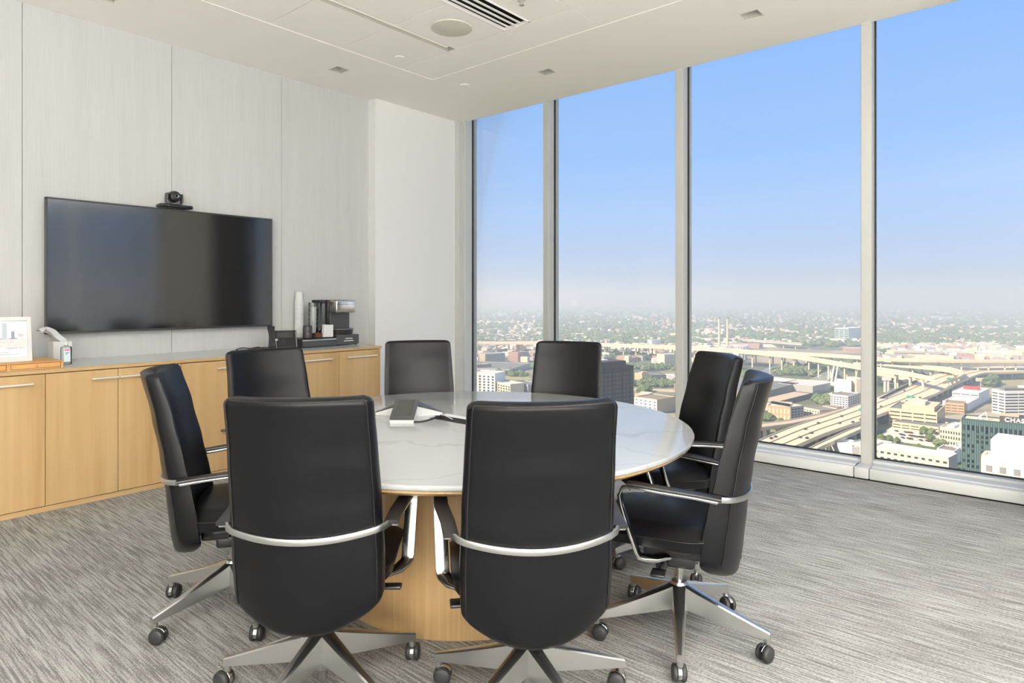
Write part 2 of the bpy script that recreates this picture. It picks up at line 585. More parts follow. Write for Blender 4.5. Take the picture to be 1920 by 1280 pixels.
# ---- right-hand wall: plain wall, then two windows at the corner (seen only in reflections)
struct('wall_right', G().box((XR, YB - .2, 0), (XR + .2, 2.69, ZC + .1)), 'paint', 'plain white right-hand wall')
ry = [2.69, 4.09, YG]
for k in range(2):
    a, b = ry[k] + .034, ry[k + 1] - .034
    root = tag(thing('window_%d' % (7 + k), 'tall window in the right-hand wall, %s' % ('next to the plain wall', 'next to the corner')[k], None, (XR + .1, (a + b) / 2, 0)), kind='structure')
    hw = (b - a) / 2
    obj('window_pane', G().box((-.004, -hw, .105), (.004, hw, ZC)), 'pane', root, 0)
    obj('bottom_rail', G().box((-.10, -hw - .034, 0), (.02, hw + .034, .105)), 'trimwhite', root, 0)
    if k:
        obj('mullion', G().box((-.10, -hw - .068, 0), (.05, -hw, ZC + .02)), 'trimwhite', root, 0)

# ---- ceiling: drywall with a tiled field, recessed lights
FXX = [-4.232, -3.65, -3.07, -2.488, -1.906, -1.324, -0.742, -0.16, 0.422, 1.004, 1.586, 2.168, 2.75, 3.332, 3.914]
FYY = [-2.36, -1.77, -1.182, -0.594, -0.006, 0.582, 1.170, 1.758, 2.346, 2.934, 3.520, 3.886]
DL = [(-4.645, 3.206), (-3.345, 4.385), (-1.611, 4.396), (0.12, 4.39), (-4.645, 1.46), (-4.645, -0.30)]
hs = 0.058
holes = [(x - hs, x + hs, y - hs, y + hs) for x, y in DL]
field = (FXX[0], FXX[-1], FYY[0], FYY[-1])
ceil = struct('ceiling', plate((XW - .3, XR + .2, YB - .2, YM + .012), holes + [field], ZC, ZC + .06), 'ceiling', 'off-white ceiling with a field of square tiles')
obj('ceiling_backing', G().box((XW - .3, YB - .2, ZC + .2), (XR + .2, YM + .012, ZC + .25)), 'ceiling', ceil, 0)
obj('ceiling_edge', G().box((XW - .3, YM + .012, ZC + .001), (XR + .2, YM + .02, ZC + .30)).box((XR + .2, YB - .2, ZC), (XR + .25, YG + .25, ZC + .25)), 'ceiling', ceil, 0)
SLOT = [(-3.65, -3.575, 1.758, 3.514), (0.422, .497, .582, 3.514), (0.422, .497, -2.36, -.006)]  # first slot is seen; the other two are added for fill light
FILL_WASH = [(XR - .34, -3.0, XR - .34, 2.5), (0.1, YB + .34, 4.0, YB + .34)]
VENT = (-3.062, -2.826, 2.346, 3.510)
gapw = 0.003
for i in range(len(FXX) - 1):
    for j in range(len(FYY) - 1):
        r = [FXX[i] + gapw, FXX[i + 1] - gapw, FYY[j] + gapw, FYY[j + 1] - gapw]
        hl = [s for s in SLOT if s[0] < r[1] and s[1] > r[0] and s[2] < r[3] - .01 and s[3] > r[2] + .01]
        if VENT[0] < r[1] and VENT[1] > r[0] and VENT[2] < r[3] - .01 and VENT[3] > r[2] + .01:
            hl.append(VENT)
        obj('ceiling_tile', plate(r, hl, ZC + .003, ZC + .022), 'tile', ceil, 0)
obj('tile_grid', G().box((field[0], field[2], ZC + .024), (field[1], field[3], ZC + .03)) if False else plate(field, SLOT + [VENT], ZC + .023, ZC + .03), 'joint', ceil, 0)

SLOT_FILL_WATT = 22.0
FILL_WASH_WATT = 138.0
def slot_light(s, label):
    cx_, cy_ = (s[0] + s[1]) / 2, (s[2] + s[3]) / 2
    o = thing('slot_light', label, 'ceiling light', (cx_, cy_, ZC), 0, 'linear ceiling slot lights')
    hx, hy = (s[1] - s[0]) / 2, (s[3] - s[2]) / 2
    g = G()
    g.box((-hx, -hy, .001), (-hx + .002, hy, .075)).box((hx - .002, -hy, .001), (hx, hy, .075))
    g.box((-hx, -hy, .001), (hx, -hy + .002, .075)).box((-hx, hy - .002, .001), (hx, hy, .075)).box((-hx, -hy, .073), (hx, hy, .077))
    obj('housing', g, 'recess', o, 0)
    obj('diffuser', G().rbox((-hx + .012, -hy + .03, .016), (hx - .012, hy - .03, .026), .003, 1), M['diffuser'], o, 0)
    return o
m, t, b = new_mat('opal diffuser')
b.inputs['Base Color'].default_value = (.85, .84, .80, 1)
b.inputs['Emission Color'].default_value = (1.0, 0.90, 0.74, 1)
b.inputs['Emission Strength'].default_value = 0.25
M['diffuser'] = m
for s, l in zip(SLOT, ['linear slot light in the ceiling left of the round speaker', 'added unseen slot fill light in the ceiling before the dark column',
                       'added unseen slot fill light in the ceiling behind the camera']):
    o = slot_light(s, l)
    if s is not SLOT[0]:  # only the added unseen slots get lamps, to fill the room with light
        ld = bpy.data.lights.new('fill_slot_lamp', 'AREA')
        ld.shape = 'RECTANGLE'
        ld.size, ld.size_y = .06, s[3] - s[2] - .06
        ld.energy = SLOT_FILL_WATT * (s[3] - s[2])
        ld.color = (1.0, 0.975, 0.935)
        lo_ = bpy.data.objects.new('fill_slot_lamp', ld)
        COL.objects.link(lo_)
        lo_.parent = o
        lo_.location = (0, 0, .002)

# added fill lights on the floor, out of view, brightening walls and ceiling
for (x0, y0, x1, y1), l in zip(FILL_WASH, ('added unseen fill light on the floor along the right-hand wall', 'added unseen fill light on the floor along the back wall')):
    Lw = math.hypot(x1 - x0, y1 - y0)
    o = thing('added_uplight', l, 'added fill light', ((x0 + x1) / 2, (y0 + y1) / 2, 0), 0 if abs(x1 - x0) < .1 else -PI / 2, 'added floor fill lights')
    obj('trough', G().rbox((-.05, -Lw / 2, .0), (-.04, Lw / 2, .06), .002, 1).rbox((.04, -Lw / 2, .0), (.05, Lw / 2, .06), .002, 1).box((-.045, -Lw / 2, 0), (.045, Lw / 2, .01)), 'trimwhite', o, 0)  # housing invented for the added fill light
    ld = bpy.data.lights.new('added_uplight_lamp', 'AREA')
    ld.shape = 'RECTANGLE'
    ld.size, ld.size_y = .06, Lw - .1
    ld.energy = FILL_WASH_WATT * Lw
    ld.color = (1.0, 0.975, 0.935)
    lo_ = bpy.data.objects.new('added_uplight_lamp', ld)
    COL.objects.link(lo_)
    lo_.parent = o
    lo_.location = (0.0, 0, .045)
    lo_.rotation_euler = (PI, 0, 0)

def air_vent():
    o = thing('air_vent', 'white linear air vent with four black slots in the ceiling', 'air vent', ((VENT[0] + VENT[1]) / 2, (VENT[2] + VENT[3]) / 2, ZC))
    hx, hy = (VENT[1] - VENT[0]) / 2, (VENT[3] - VENT[2]) / 2
    g = G()
    g.box((-hx, -hy, -.002), (-hx + .012, hy, .02)).box((hx - .010, -hy, -.002), (hx, hy, .02)).box((-hx, -hy, -.002), (hx, -hy + .012, .02)).box((-hx, hy - .012, -.002), (hx, hy, .02))
    obj('vent_frame', g, 'tile', o, 0)
    wslot = (2 * hx - .022) / 4
    for k in range(3):
        x = -hx + .012 + wslot * (k + 1)
        obj('vent_blade', G().rbox((x - .0105, -hy + .01, 0.0), (x + .0105, hy - .01, .004), .001, 1), 'tile', o, 0)
    obj('vent_plenum', G().box((-hx + .006, -hy + .006, .095), (hx - .006, hy - .006, .10)).box((-hx, -hy, .02), (-hx + .006, hy, .10)).box((hx - .006, -hy, .02), (hx, hy, .10)).box((-hx, -hy, .02), (hx, -hy + .006, .10)).box((-hx, hy - .006, .02), (hx, hy, .10)), 'black', o, 0)
air_vent()

dlab = ['square recessed downlight above the coffee maker corner', 'square recessed downlight near the narrow window', 'square recessed downlight nearest the right-hand window',
        'square recessed downlight beside the dark column', 'square recessed downlight above the left cabinets', 'square recessed downlight farthest back along the left wall']
for (x, y), l in zip(DL, dlab):
    o = thing('recessed_downlight', l, 'downlight', (x, y, ZC), 0, 'square recessed downlights')
    rows = []
    for hw, z in ((hs + .006, -.0015), (hs + .006, .001), (hs - .001, .001), (hs - .004, .004), (.034, .075)):
        rows.append([Vector((-hw, -hw, z)), Vector((hw, -hw, z)), Vector((hw, hw, z)), Vector((-hw, hw, z))])
    obj('reflector', G().loft(rows, False), 'recess', o, 0)
    obj('lamp', G().lathe([(.034, .074), (.03, .080), (.012, .082)], 16), 'greyplastic', o)

o = thing('ceiling_speaker', 'round beige speaker grille set in a ceiling tile', 'speaker', (-3.314, 3.225, ZC))
obj('grille', G().lathe([(.141, .0005), (.141, -.004), (.135, -.0055), (.004, -.006)], 48), 'speaker', o)
obj('trim_ring', G().lathe([(.146, .0025), (.146, -.003), (.1415, -.005), (.1415, .001)], 48, None, False), 'speaker', o)
obj('badge', G().lathe([(.006, -.0058), (.006, -.0072), (.003, -.0075)], 12), 'whiteplastic', o)
tag(obj('sprinkler_cover', G().lathe([(.042, .001), (.042, -.004), (.036, -.008), (.004, -.009)], 24), 'ceiling', None, 35, (-4.11, 4.168, ZC)), 'small round sprinkler cover on the ceiling by the windows', 'sprinkler', 'sprinklers on the ceiling')
tag(obj('sprinkler_cover', G().lathe([(.038, .004), (.038, .001), (.034, -.002), (.004, -.003)], 24), 'tile', None, 35, (-4.037, 3.352, ZC)), 'flat round sprinkler cover in a ceiling tile', 'sprinkler', 'sprinklers on the ceiling')
p = on_z(978, 0, ZC)
o = thing('fire_sprinkler', 'small white sprinkler head right of the air vent', 'sprinkler', (p.x, p.y, ZC), 0, 'sprinklers on the ceiling')
obj('escutcheon', G().lathe([(.03, .004), (.03, 0), (.02, -.006), (.012, -.008)], 20), 'whiteplastic', o)
obj('nozzle', G().lathe([(.009, -.006), (.007, -.03), (.016, -.032), (.016, -.035), (.003, -.036)], 14), 'steel', o)

# ================================================================== CREDENZA
XF = -4.483
ZT = 0.822
def cabinet(y0, y1, label, pair=False, shared=None):
    o = thing('cabinet_unit', label, 'cabinet', ((XF + XW) / 2, (y0 + y1) / 2, 0), 0, 'maple cabinet units along the left wall')
    cx_, cy_ = (XF + XW) / 2, (y0 + y1) / 2
    hx = (XF - XW) / 2 - .002
    hy = (y1 - y0) / 2
    obj('body', G().box((-hx, -hy + .0006, .005), (hx - .02, hy - .0006, .797)), 'maple', o, 0)
    obj('plinth', G().box((hx - .02, -hy, 0.0), (hx, hy, .030)), 'maple_edge', o, 0)
    spans = [(-hy, 0.0), (0.0, hy)] if pair else [(-hy, hy)]
    for k, (a, b) in enumerate(spans):
        d = obj('door', G().rbox((hx - .0195, a + .0015, .0335), (hx, b - .0015, .796), .001, 1), 'maple', o, 0)
        if pair:
            hl = .147
            h0, h1 = (b - .003 - hl, b - .003) if k == 0 else (a + .003, a + .003 + hl)
        else:
            c = (a + b) / 2 + .01
            h0, h1 = c - .15, c + .15
        g = G().rbox((hx + .024, h0, .742), (hx + .034, h1, .752), .002, 1)
        for q in (h0 + .012, h1 - .012):
            g.cyl((hx - .001, q, .747), (hx + .026, q, .747), .004, 8)
        obj('handle', g, 'handle', d)
    return o
cabinet(.22, .66, 'maple cabinet at the far left end, mostly out of view')
cabinet(.66, 1.098, 'maple cabinet under the small drawer box and framed print')
cabinet(1.098, 1.856, 'two-door maple cabinet below the left half of the television', True)
cabinet(1.856, 2.623, 'two-door maple cabinet behind the left-hand chairs', True)
cabinet(2.623, 3.093, 'maple cabinet below the desk phone')
cabinet(3.093, 3.513, 'maple cabinet at the right end below the coffee maker')
o = thing('worktop', 'long pale worktop with maple edge on the cabinets', 'worktop', ((XF + XW) / 2, 1.87, ZT))
hx = (XF - XW) / 2
obj('edge_band', G().rbox((hx - .02, -1.65, -.0205), (hx + .002, 1.655, 0.0), .001, 1).rbox((-hx, 1.63, -.0205), (hx - .018, 1.655, -.0002), .001, 1), 'maple_edge', o, 0)
obj('top_panel', G().box((-hx, -1.65, -.0205), (hx - .02, 1.63, -.0004)), 'worktop', o, 0)

# ---- television and camera
XT = -5.07
o = thing('television', 'large black flat-screen television on the left wall', 'television', (XT, 2.04, 1.449))
W2, H2 = .797, .4505
g = G()
bz = .011
for a, b in (((-.035, -W2, -H2), (0.004, -W2 + bz, H2)), ((-.035, W2 - bz, -H2), (0.004, W2, H2)), ((-.035, -W2, H2 - bz), (0.004, W2, H2)), ((-.035, -W2, -H2), (0.004, W2, -H2 + bz + .004))):
    g.rbox(a, b, .002, 1)
obj('bezel', g, 'tvframe', o, 30)
ns = 40
g = G()
rows = []
obj('screen', G().box((-.02, -W2 + bz * .8, -H2 + bz), (0.0, W2 - bz * .8, H2 - bz * .8)), 'screen', o, 0)
obj('rear_housing', G().rbox((-.06, -W2 + .10, -H2 + .05), (-.03, W2 - .10, H2 - .10), .01, 2), 'plastic', o)
obj('wall_bracket', G().box((-.079, -.3, -.2), (-.055, .3, .2)), 'plastic', o, 0)

o = thing('conference_camera', 'black video conference camera on top of the television', 'camera', (-5.09, 2.055, 1.9015))
obj('base', G().rbox((-.045, -.115, .008), (.045, .125, .034), .012, 3).rbox((-.03, -.11, 0), (.03, .075, .012), .002, 1), 'plastic', o)
g = G()
yk = [(-.0, -.052, .118), (0, -.055, .06), (0, -.05, .044), (0, -.03, .038), (0, .03, .038), (0, .05, .044), (0, .055, .06), (0, .052, .118)]
g.sweep(yk, rrect(.022, .005, .002, 2), (1, 0, 0))
g.cyl((0, 0, .03), (0, 0, .042), .03, 18)
obj('yoke', g, 'greyplastic', o)
hd = G()
mt = Matrix.Translation((0, 0, .095)) @ Matrix.Rotation(PI / 2, 4, 'Y') @ Matrix.Rotation(0, 4, 'Z')
hd.lathe([(.018, -.042), (.034, -.036), (.043, -.015), (.043, .012), (.036, .034), (.024, .042), (.02, .046)], 24, mt)
hd.cyl((0, -.05, .095), (0, .05, .095), .012, 12)
hdo = obj('camera_head', hd, 'plastic', o)
obj('lens', G().lathe([(.018, .0455), (.017, .048), (.008, .046)], 20, mt), 'screen', hdo)

# ================================================================== THINGS ON THE WORKTOP
def yat(x, X):
    return on_x(x, 600, X).y
def zat(x, y, X):
    return on_x(x, y, X).z

# wooden drawer box and framed print
yb1 = 1.199
o = thing('drawer_box', 'honey-coloured wooden box with two shallow drawers on the worktop', 'drawer box', (-4.71, .91, ZT))
obj('body', G().rbox((-.17, -.289, .0), (.170, .289, .0062), .001, 1).rbox((-.175, -.289, .037), (.181, .289, .044), .002, 1)
    .box((-.17, -.289, 0), (-.16, .289, .04)).box((-.17, -.289, 0), (.176, -.277, .04)).box((-.17, .277, 0), (.176, .289, .04)).box((-.17, .018, 0), (.176, .036, .04)), 'bamboo', o, 30)
for a, b, k in ((-.275, .016, 0), (.038, .275, 1)):
    d = obj('drawer', G().rbox((-.15, a, .0075), (.173, b, .0355), .001, 1), 'bamboo', o, 30)
    c = (a + b) / 2
    mt = Matrix.Translation((.173, c, .021)) @ Matrix.Rotation(PI / 2, 4, 'Y')
    obj('knob', G().lathe([(.003, 0), (.003, .006), (.007, .009), (.007, .013), (.003, .015)], 12, mt), 'bamboo', d)

fr = thing('framed_print', 'white framed print of a city skyline standing on the drawer box', 'picture frame', (-4.600, .905, ZT + .0445))
fr.rotation_euler = (0, math.radians(-7), 0)
FW, FH = .158, .262
g = G()
bw = .030
for a, b in (((-.012, -FW, 0), (.006, FW, bw)), ((-.012, -FW, FH - bw * .8), (.006, FW, FH)), ((-.0115, -FW + .0003, .0003), (.0057, -FW + bw * .75, FH - .0003)), ((-.0115, FW - bw * .75, .0003), (.0057, FW - .0003, FH - .0003))):
    g.rbox(a, b, .002, 1)
obj('frame', g, 'whiteplastic', fr, 30)
M['printsky'] = pmat('pale print', (.74, .77, .80, 1), .5)
M['printgrey'] = pmat('print grey blue', (.48, .52, .58, 1), .5)
M['printdark'] = pmat('print slate', (.26, .29, .34, 1), .5)
M['printblush'] = pmat('print blush', (.66, .52, .54, 1), .5)
M['inkgrey'] = pmat('pale grey ink', (.58, .57, .55, 1), .6)
obj('print', G().box((-.008, -FW + .02, .02), (-.001, FW - .02, FH - .02)), 'printsky', fr, 0)
def pr(y0, y1, z0, z1, mat, nm='print_shape'):
    obj(nm, G().box((-.001, y0, z0), (-.0004, y1, z1)), mat, fr, 0)
pr(-.134, .134, .088, .134, 'paper', 'title_band')
for a in ((.020, .042, .134, .228, 'printgrey'), (.062, .077, .134, .178, 'printdark'), (.042, .062, .134, .168, 'printsky'), (-.06, .006, .134, .15, 'printgrey'), (-.03, -.012, .134, .162, 'printdark'),
          (-.10, -.075, .134, .185, 'printgrey'), (.094, .118, .146, .165, 'printblush'), (-.1, .02, .134, .139, 'printdark'), (.05, .09, .134, .139, 'printdark'),
          (-.12, .0, .074, .082, 'printgrey'), (.04, .09, .078, .086, 'printgrey'), (-.1, .1, .045, .049, 'printgrey'), (-.02, .05, .056, .06, 'printgrey'), (.095, .125, .078, .083, 'printgrey')):
    pr(*a)
for s_, zz, sz in (('MILWAUKEE', .113, .020),):
    me = text_mesh('lettering', s_, sz, 'inkgrey', 0, 1.25)
    t_ = obj('lettering', me, None, fr)
    t_.location = (-.0001, .008, zz)
    t_.rotation_euler = (PI / 2, 0, PI / 2)

for k in range(5):                                   # second line, too faint to read
    pr(-.020 + k * .013, -.012 + k * .013, .098, .105, 'printsky', 'faint_mark')

# tissue box and hand sanitiser
X0 = -4.85
ty0, ty1 = yat(100, X0), yat(136, X0)
tz = zat(118, 640, X0)
o = thing('tissue_box', 'white tissue box with a tissue pulled out, under the television', 'tissue box', (X0 - .06, (ty0 + ty1) / 2, ZT))
hw = (ty1 - ty0) / 2
obj('carton', G().rbox((-.06, -hw, 0), (.06, hw, tz - ZT), .003, 1), 'whiteplastic', o, 30)
rows = []
for i in range(9):
    u = i / 8
    cyy = -.01 + .03 - .14 * u ** 0.9
    czz = tz - ZT - .004 + .085 * math.sin(u * 2.0) + .012 * u
    wd = .018 + .032 * u
    row = []
    for k in range(7):
        v_ = k / 6 - .5
        row.append(Vector((.0 + v_ * wd * 2, cyy + .012 * math.sin(v_ * 7 + u * 4), czz - .05 * u * abs(v_) + .01 * math.sin(v_ * 9 + u * 5))))
    row += [p + Vector((0, .003, .003)) for p in reversed(row)]
    rows.append(row)
obj('tissue', G().loft(rows), 'paper', o, 60)
X0 = -4.72
sy0, sy1 = yat(114, X0), yat(134, X0)
sz = zat(124, 648, X0) - ZT
o = thing('sanitiser_bottle', 'small clear bottle with a printed label in front of the tissue box', 'bottle', (X0, (sy0 + sy1) / 2, ZT))
hw = (sy1 - sy0) / 2
rows = []
for s_, z in ((.8, .0), (1, .004), (1, sz - .012), (.8, sz - .004), (.35, sz), (.3, sz + .008)):
    rows.append([Vector((a * .62, b, z)) for a, b in rrect(hw * s_, hw * s_, hw * s_ * .5, 3)])
obj('bottle_body', G().loft(rows), 'clear', o)
obj('cap', G().lathe([(.011, sz + .006), (.011, sz + .024), (.008, sz + .027)], 16), 'whiteplastic', o)
M['lblue'] = pmat('pale blue label', (.66, .76, .82, 1), .5)
M['pink'] = pmat('pink ink', (.75, .10, .28, 1), .5)
M['navy'] = pmat('navy ink', (.05, .06, .16, 1), .5)
lb = obj('bottle_label', G().box((hw * .62, -hw * .62, .02), (hw * .62 + .001, hw * .62, sz - .018)), 'lblue', o, 0)
obj('label_bar', G().box((hw * .62 + .001, -hw * .5, sz - .030), (hw * .62 + .0016, hw * .5, sz - .022)), 'pink', lb, 0)
obj('label_text', G().box((hw * .62 + .001, -hw * .3, sz - .044), (hw * .62 + .0016, hw * .4, sz - .040)).box((hw * .62 + .001, -hw * .4, sz - .051), (hw * .62 + .0016, hw * .1, sz - .048)), 'navy', lb, 0)

# loose cables on the worktop
def cable(name, label, pts, r=.003, mat='plastic', cat='cable', group=None):
    out = []
    P = [Vector(p) for p in pts]
    for i in range(len(P) - 1):
        p0, p1, p2, p3 = P[max(i - 1, 0)], P[i], P[i + 1], P[min(i + 2, len(P) - 1)]
        for k in range(8):
            t_ = k / 8
            out.append(0.5 * ((2 * p1) + (p2 - p0) * t_ + (2 * p0 - 5 * p1 + 4 * p2 - p3) * t_ ** 2 + (3 * p1 - p0 - 3 * p2 + p3) * t_ ** 3))
    out.append(P[-1])
    return tag(obj(name, G().tube(out, r, 8), mat), label, cat, group)
ya = yat(446, -4.95)
cable('cable', 'black coiled cable on the worktop behind the left chairs',
      [(-4.98, ya, ZT + .004), (-4.99, ya + .05, ZT + .014), (-4.95, ya + .10, ZT + .010), (-4.90, ya + .12, ZT + .004), (-4.93, ya + .17, ZT + .014), (-4.98, ya + .19, ZT + .014), (-5.0, ya + .15, ZT + .008), (-4.94, ya + .20, ZT + .010), (-4.97, ya + .27, ZT + .004)], .0045)

# desk phone
XP = -4.80
yp0, yp1 = yat(503, XP), yat(557, XP)
o = thing('desk_phone', 'black desk phone with handset, screen and keypad on the worktop', 'phone', (XP, (yp0 + yp1) / 2 - .012, ZT), math.radians(-24))
hw = (yp1 - yp0) / 2 - .012
def wedge(g, y0, y1, pts):
    g.loft([[Vector((a, y0, b)) for a, b in pts], [Vector((a, y1, b)) for a, b in pts]])
    return g
prof = [(.075, .004), (.080, .014), (-.015, .150), (-.03, .148), (-.045, .1), (-.03, .02), (-.03, .004)]
obj('phone_body', wedge(G(), -hw + .055, hw, prof), 'plastic', o, 30)
obj('stand', wedge(G(), -hw + .02, hw - .03, [(-.03, .004), (-.03, .10), (-.06, .05), (-.085, .0), (.06, .0)]), 'plastic', o, 30)
sl = Vector((-.095, 0, .136)).normalized()
nr = Vector((sl.z, 0, -sl.x))
def face_box(g, y0, y1, s0, s1, t0, t1, r=.001):
    base = Vector((.080, 0, .014))
    mt = Matrix(((sl.x, 0, nr.x, base.x), (0, 1, 0, 0), (sl.z, 0, nr.z, base.z), (0, 0, 0, 1)))
    return g.rbox((s0, y0, t0), (s1, y1, t1), r, 1, mt)
obj('phone_screen', face_box(G(), -hw + .075, hw - .028, .095, .150, .0, .0025), 'lcd', o, 0)
for s_ in (-hw + .068, hw - .006):
    obj('side_strip', face_box(G(), s_ - .003, s_ + .003, .004, .155 if s_ > 0 else .07, .0, .004), 'satin', o, 0)
obj('call_key', face_box(G(), -hw + .062, -hw + .082, .070, .088, 0, .003), 'whiteplastic', o, 0)
for r_ in range(4):
    for c_ in range(3):
        yy = -hw + .095 + c_ * .019
        obj('phone_key', face_box(G(), yy - .006, yy + .006, .022 + r_ * .015, .031 + r_ * .015, 0, .003), 'greyplastic', o, 0)
h = G()
path = []
for i in range(13):
    u = i / 12
    s_ = .0 + .178 * u
    n_ = .020 + .020 * math.sin(PI * u)
    path.append(Vector((.082, -hw + .034, .012)) + sl * s_ + nr * (n_ + .008))
h.sweep(path, lambda i: rrect(.029 - .007 * math.sin(PI * i / 12), .018 - .007 * math.sin(PI * i / 12), .007, 2), (0, 1, 0))
obj('handset', h, 'plastic', o)

# pod drawers, brewer, cups
X1 = -4.78
dy0, dy1 = yat(567, X1), yat(632, X1) - .003
dzt = zat(600, 634, X1) - ZT
o = thing('pod_drawer', 'long low black pod drawer with a silver front strip', 'pod drawer', (X1 - .15, (dy0 + dy1) / 2, ZT))
hw = (dy1 - dy0) / 2
obj('casing', G().rbox((-.105, -hw, .003), (.135, hw, dzt), .003, 1), 'plastic', o, 30)
obj('drawer_front', G().rbox((.135, -hw + .002, .004), (.15, hw - .002, dzt - .022), .003, 1), 'greyplastic', o, 30)
obj('front_strip', G().rbox((.134, -hw + .004, dzt - .021), (.153, hw - .002, dzt - .007), .004, 2), 'satin', o, 30)
ey0, ey1 = dy1 + .004, 3.508
ezt = zat(657, 627, X1) - ZT
o = thing('storage_tray', 'short black drawer with printed labels under the coffee maker', 'pod drawer', (X1 - .15, (ey0 + ey1) / 2, ZT))
hw = (ey1 - ey0) / 2
obj('casing', G().rbox((-.15, -hw, .008), (.148, hw, ezt), .004, 1), 'greyplastic', o, 30)
for a in (-hw + .02, hw - .02):
    for b in (-.13, .13):
        obj('foot', G().cyl((b, a, 0), (b, a, .009), .009, 10), 'plastic', o)
g = G()
for y0, y1, z in ((-.03, .045, .60), (-.045, .055, .38)):
    g.box((.148, y0, ezt * z), (.1488, y1, ezt * z + .007))
obj('printed_label', g, 'paper', o, 0)

XB = -4.84
by0, by1 = yat(624, XB), min(yat(668, XB), 3.50)
bz0 = ZT + ezt
bz1 = zat(640, 562, XB)
o = thing('coffee_maker', 'black and silver single-serve coffee maker on the drawer', 'coffee maker', (XB - .08, (by0 + by1) / 2, bz0))
H = bz1 - bz0
hw = (by1 - by0) / 2
obj('body', G().rbox((-.14, -hw, 0), (.0, hw, H), .008, 2).rbox((-.14, -hw - .07, H - .022), (-.02, -hw + .01, H), .004, 1), 'plastic', o, 30)
obj('brew_head', G().rbox((-.005, -hw + .012, H * .63), (.115, hw - .012, H - .004), .012, 3), 'steel', o)
obj('head_seam', G().box((.1145, -hw + .016, H * .87), (.1158, hw - .016, H * .878)), 'plastic', o, 0)
obj('brew_column', G().rbox((-.002, -hw + .02, .03), (.012, hw - .004, H * .66), .003, 1), 'greyplastic', o, 30)
obj('drip_tray', G().lathe([(hw * .95, .0), (hw * 1.0, .04), (hw * 1.05, .044), (hw * 1.05, .05), (hw * .9, .051)], 30, Matrix.Translation((.035, .0, .0)) @ Matrix.Scale(.85, 4, (1, 0, 0))), 'plastic', o)
obj('tray_rim', G().lathe([(hw * 1.05, .046), (hw * 1.07, .0485), (hw * 1.05, .052)], 30, Matrix.Translation((.035, 0, 0)) @ Matrix.Scale(.85, 4, (1, 0, 0)), False), 'satin', o)
rs = obj('water_tank', G().rbox((-.12, -hw - .066, .03), (-.025, -hw - .004, H - .024), .008, 2), 'clear', o, 30)
obj('tank_lid', G().rbox((-.125, -hw - .07, H - .03), (-.02, -hw - .002, H - .022), .003, 1), 'plastic', rs, 0)

# cup holder with cups
XA = -4.97
cy0 = yat(587, XA)
o = thing('cup_dispenser', 'clear tube of nested white cups left of the coffee maker', 'cup holder', (XA, cy0, ZT + dzt + .0005))
Hc = zat(601, 567, XA) - ZT - dzt
obj('tube', G().lathe([(.038, 0), (.038, Hc)], 24, None, False).lathe([(.0385, 0), (.0385, .004), (.02, .004)], 24), 'clear', o)
for k in range(5):
    z0 = .012 + k * (Hc - .1) / 5
    obj('cup', G().lathe([(.022, z0), (.033, z0 + .085), (.0345, z0 + .087), (.0345, z0 + .090), (.031, z0 + .089), (.020, z0 + .004)], 24, None, False), 'paper', o)

# tall stack of paper cups
XS = -5.10
sy = yat(561, XS)
o = thing('cup_stack', 'tall white stack of nested paper cups between the phone and coffee maker', 'cup stack', (XS, sy, ZT))
Hs = zat(561, 547, XS) - ZT
g0 = G()
ncup = 18
for k in range(ncup):
    z0 = k * (Hs - .11) / (ncup - 1)
    rr = 1.0 if k < ncup - 1 else 1.0
    obj('paper_cup', G().lathe([(.0415, z0), (.0425, z0 + .003), (.041, z0 + .004), (.0295, z0 + .108), (.0285, z0 + .11), (.005, z0 + .11)], 28), 'paper', o)

XK = -4.86
ky = yat(574, XK)
kz = zat(574, 610, XK)
zz0 = ZT + dzt + .0005
o = thing('canister', 'small dark grey ribbed canister on the pod drawer', 'canister', (XK, ky + .012, zz0))
hh = kz - zz0
obj('jar', G().lathe([(.036, 0), (.038, .006), (.038, hh * .45), (.0365, hh * .48), (.0375, hh * .52), (.0375, hh * .82), (.034, hh * .9)], 28), 'greyplastic', o)
obj('lid', G().lathe([(.035, hh * .9), (.035, hh * .98), (.031, hh), (.01, hh)], 28), 'plastic', o)
M['brown'] = pmat('brown card', (.10, .038, .014, 1), .6)
yq = yat(596, XK)
o = thing('sweetener_box', 'small brown open box on the pod drawer', 'box', (XK - .01, yq, zz0))
g = G().box((-.035, -.042, 0), (.035, .042, .003))
for a, b in (((-.035, -.042, 0), (-.032, .042, .04)), ((.032, -.042, 0), (.035, .042, .04)), ((-.035, -.042, 0), (.035, -.039, .04)), ((-.035, .039, 0), (.035, .042, .04))):
    g.box(a, b)
obj('box_shell', g, 'brown', o, 0)
for k in range(6):
    obj('packet', G().rbox((-.026, -.034 + k * .012, .004), (.026, -.030 + k * .012, .036), .001, 1), 'bamboo', o, 0)
yq = yat(611, XK)
o = thing('napkin_packet', 'stack of white napkins standing beside the brown box', 'napkins', (XK + .035, yq - .006, zz0), math.radians(-4))
for k in range(5):
    q = obj('napkin', G().rbox((-.03 + k * .010, -.045, 0), (-.022 + k * .010, .045, .105), .002, 1), 'paper', o, 0)
    q.rotation_euler = (math.radians(-5 + 1.2 * k), 0, 0)
    q.location = (0, 0, .004)

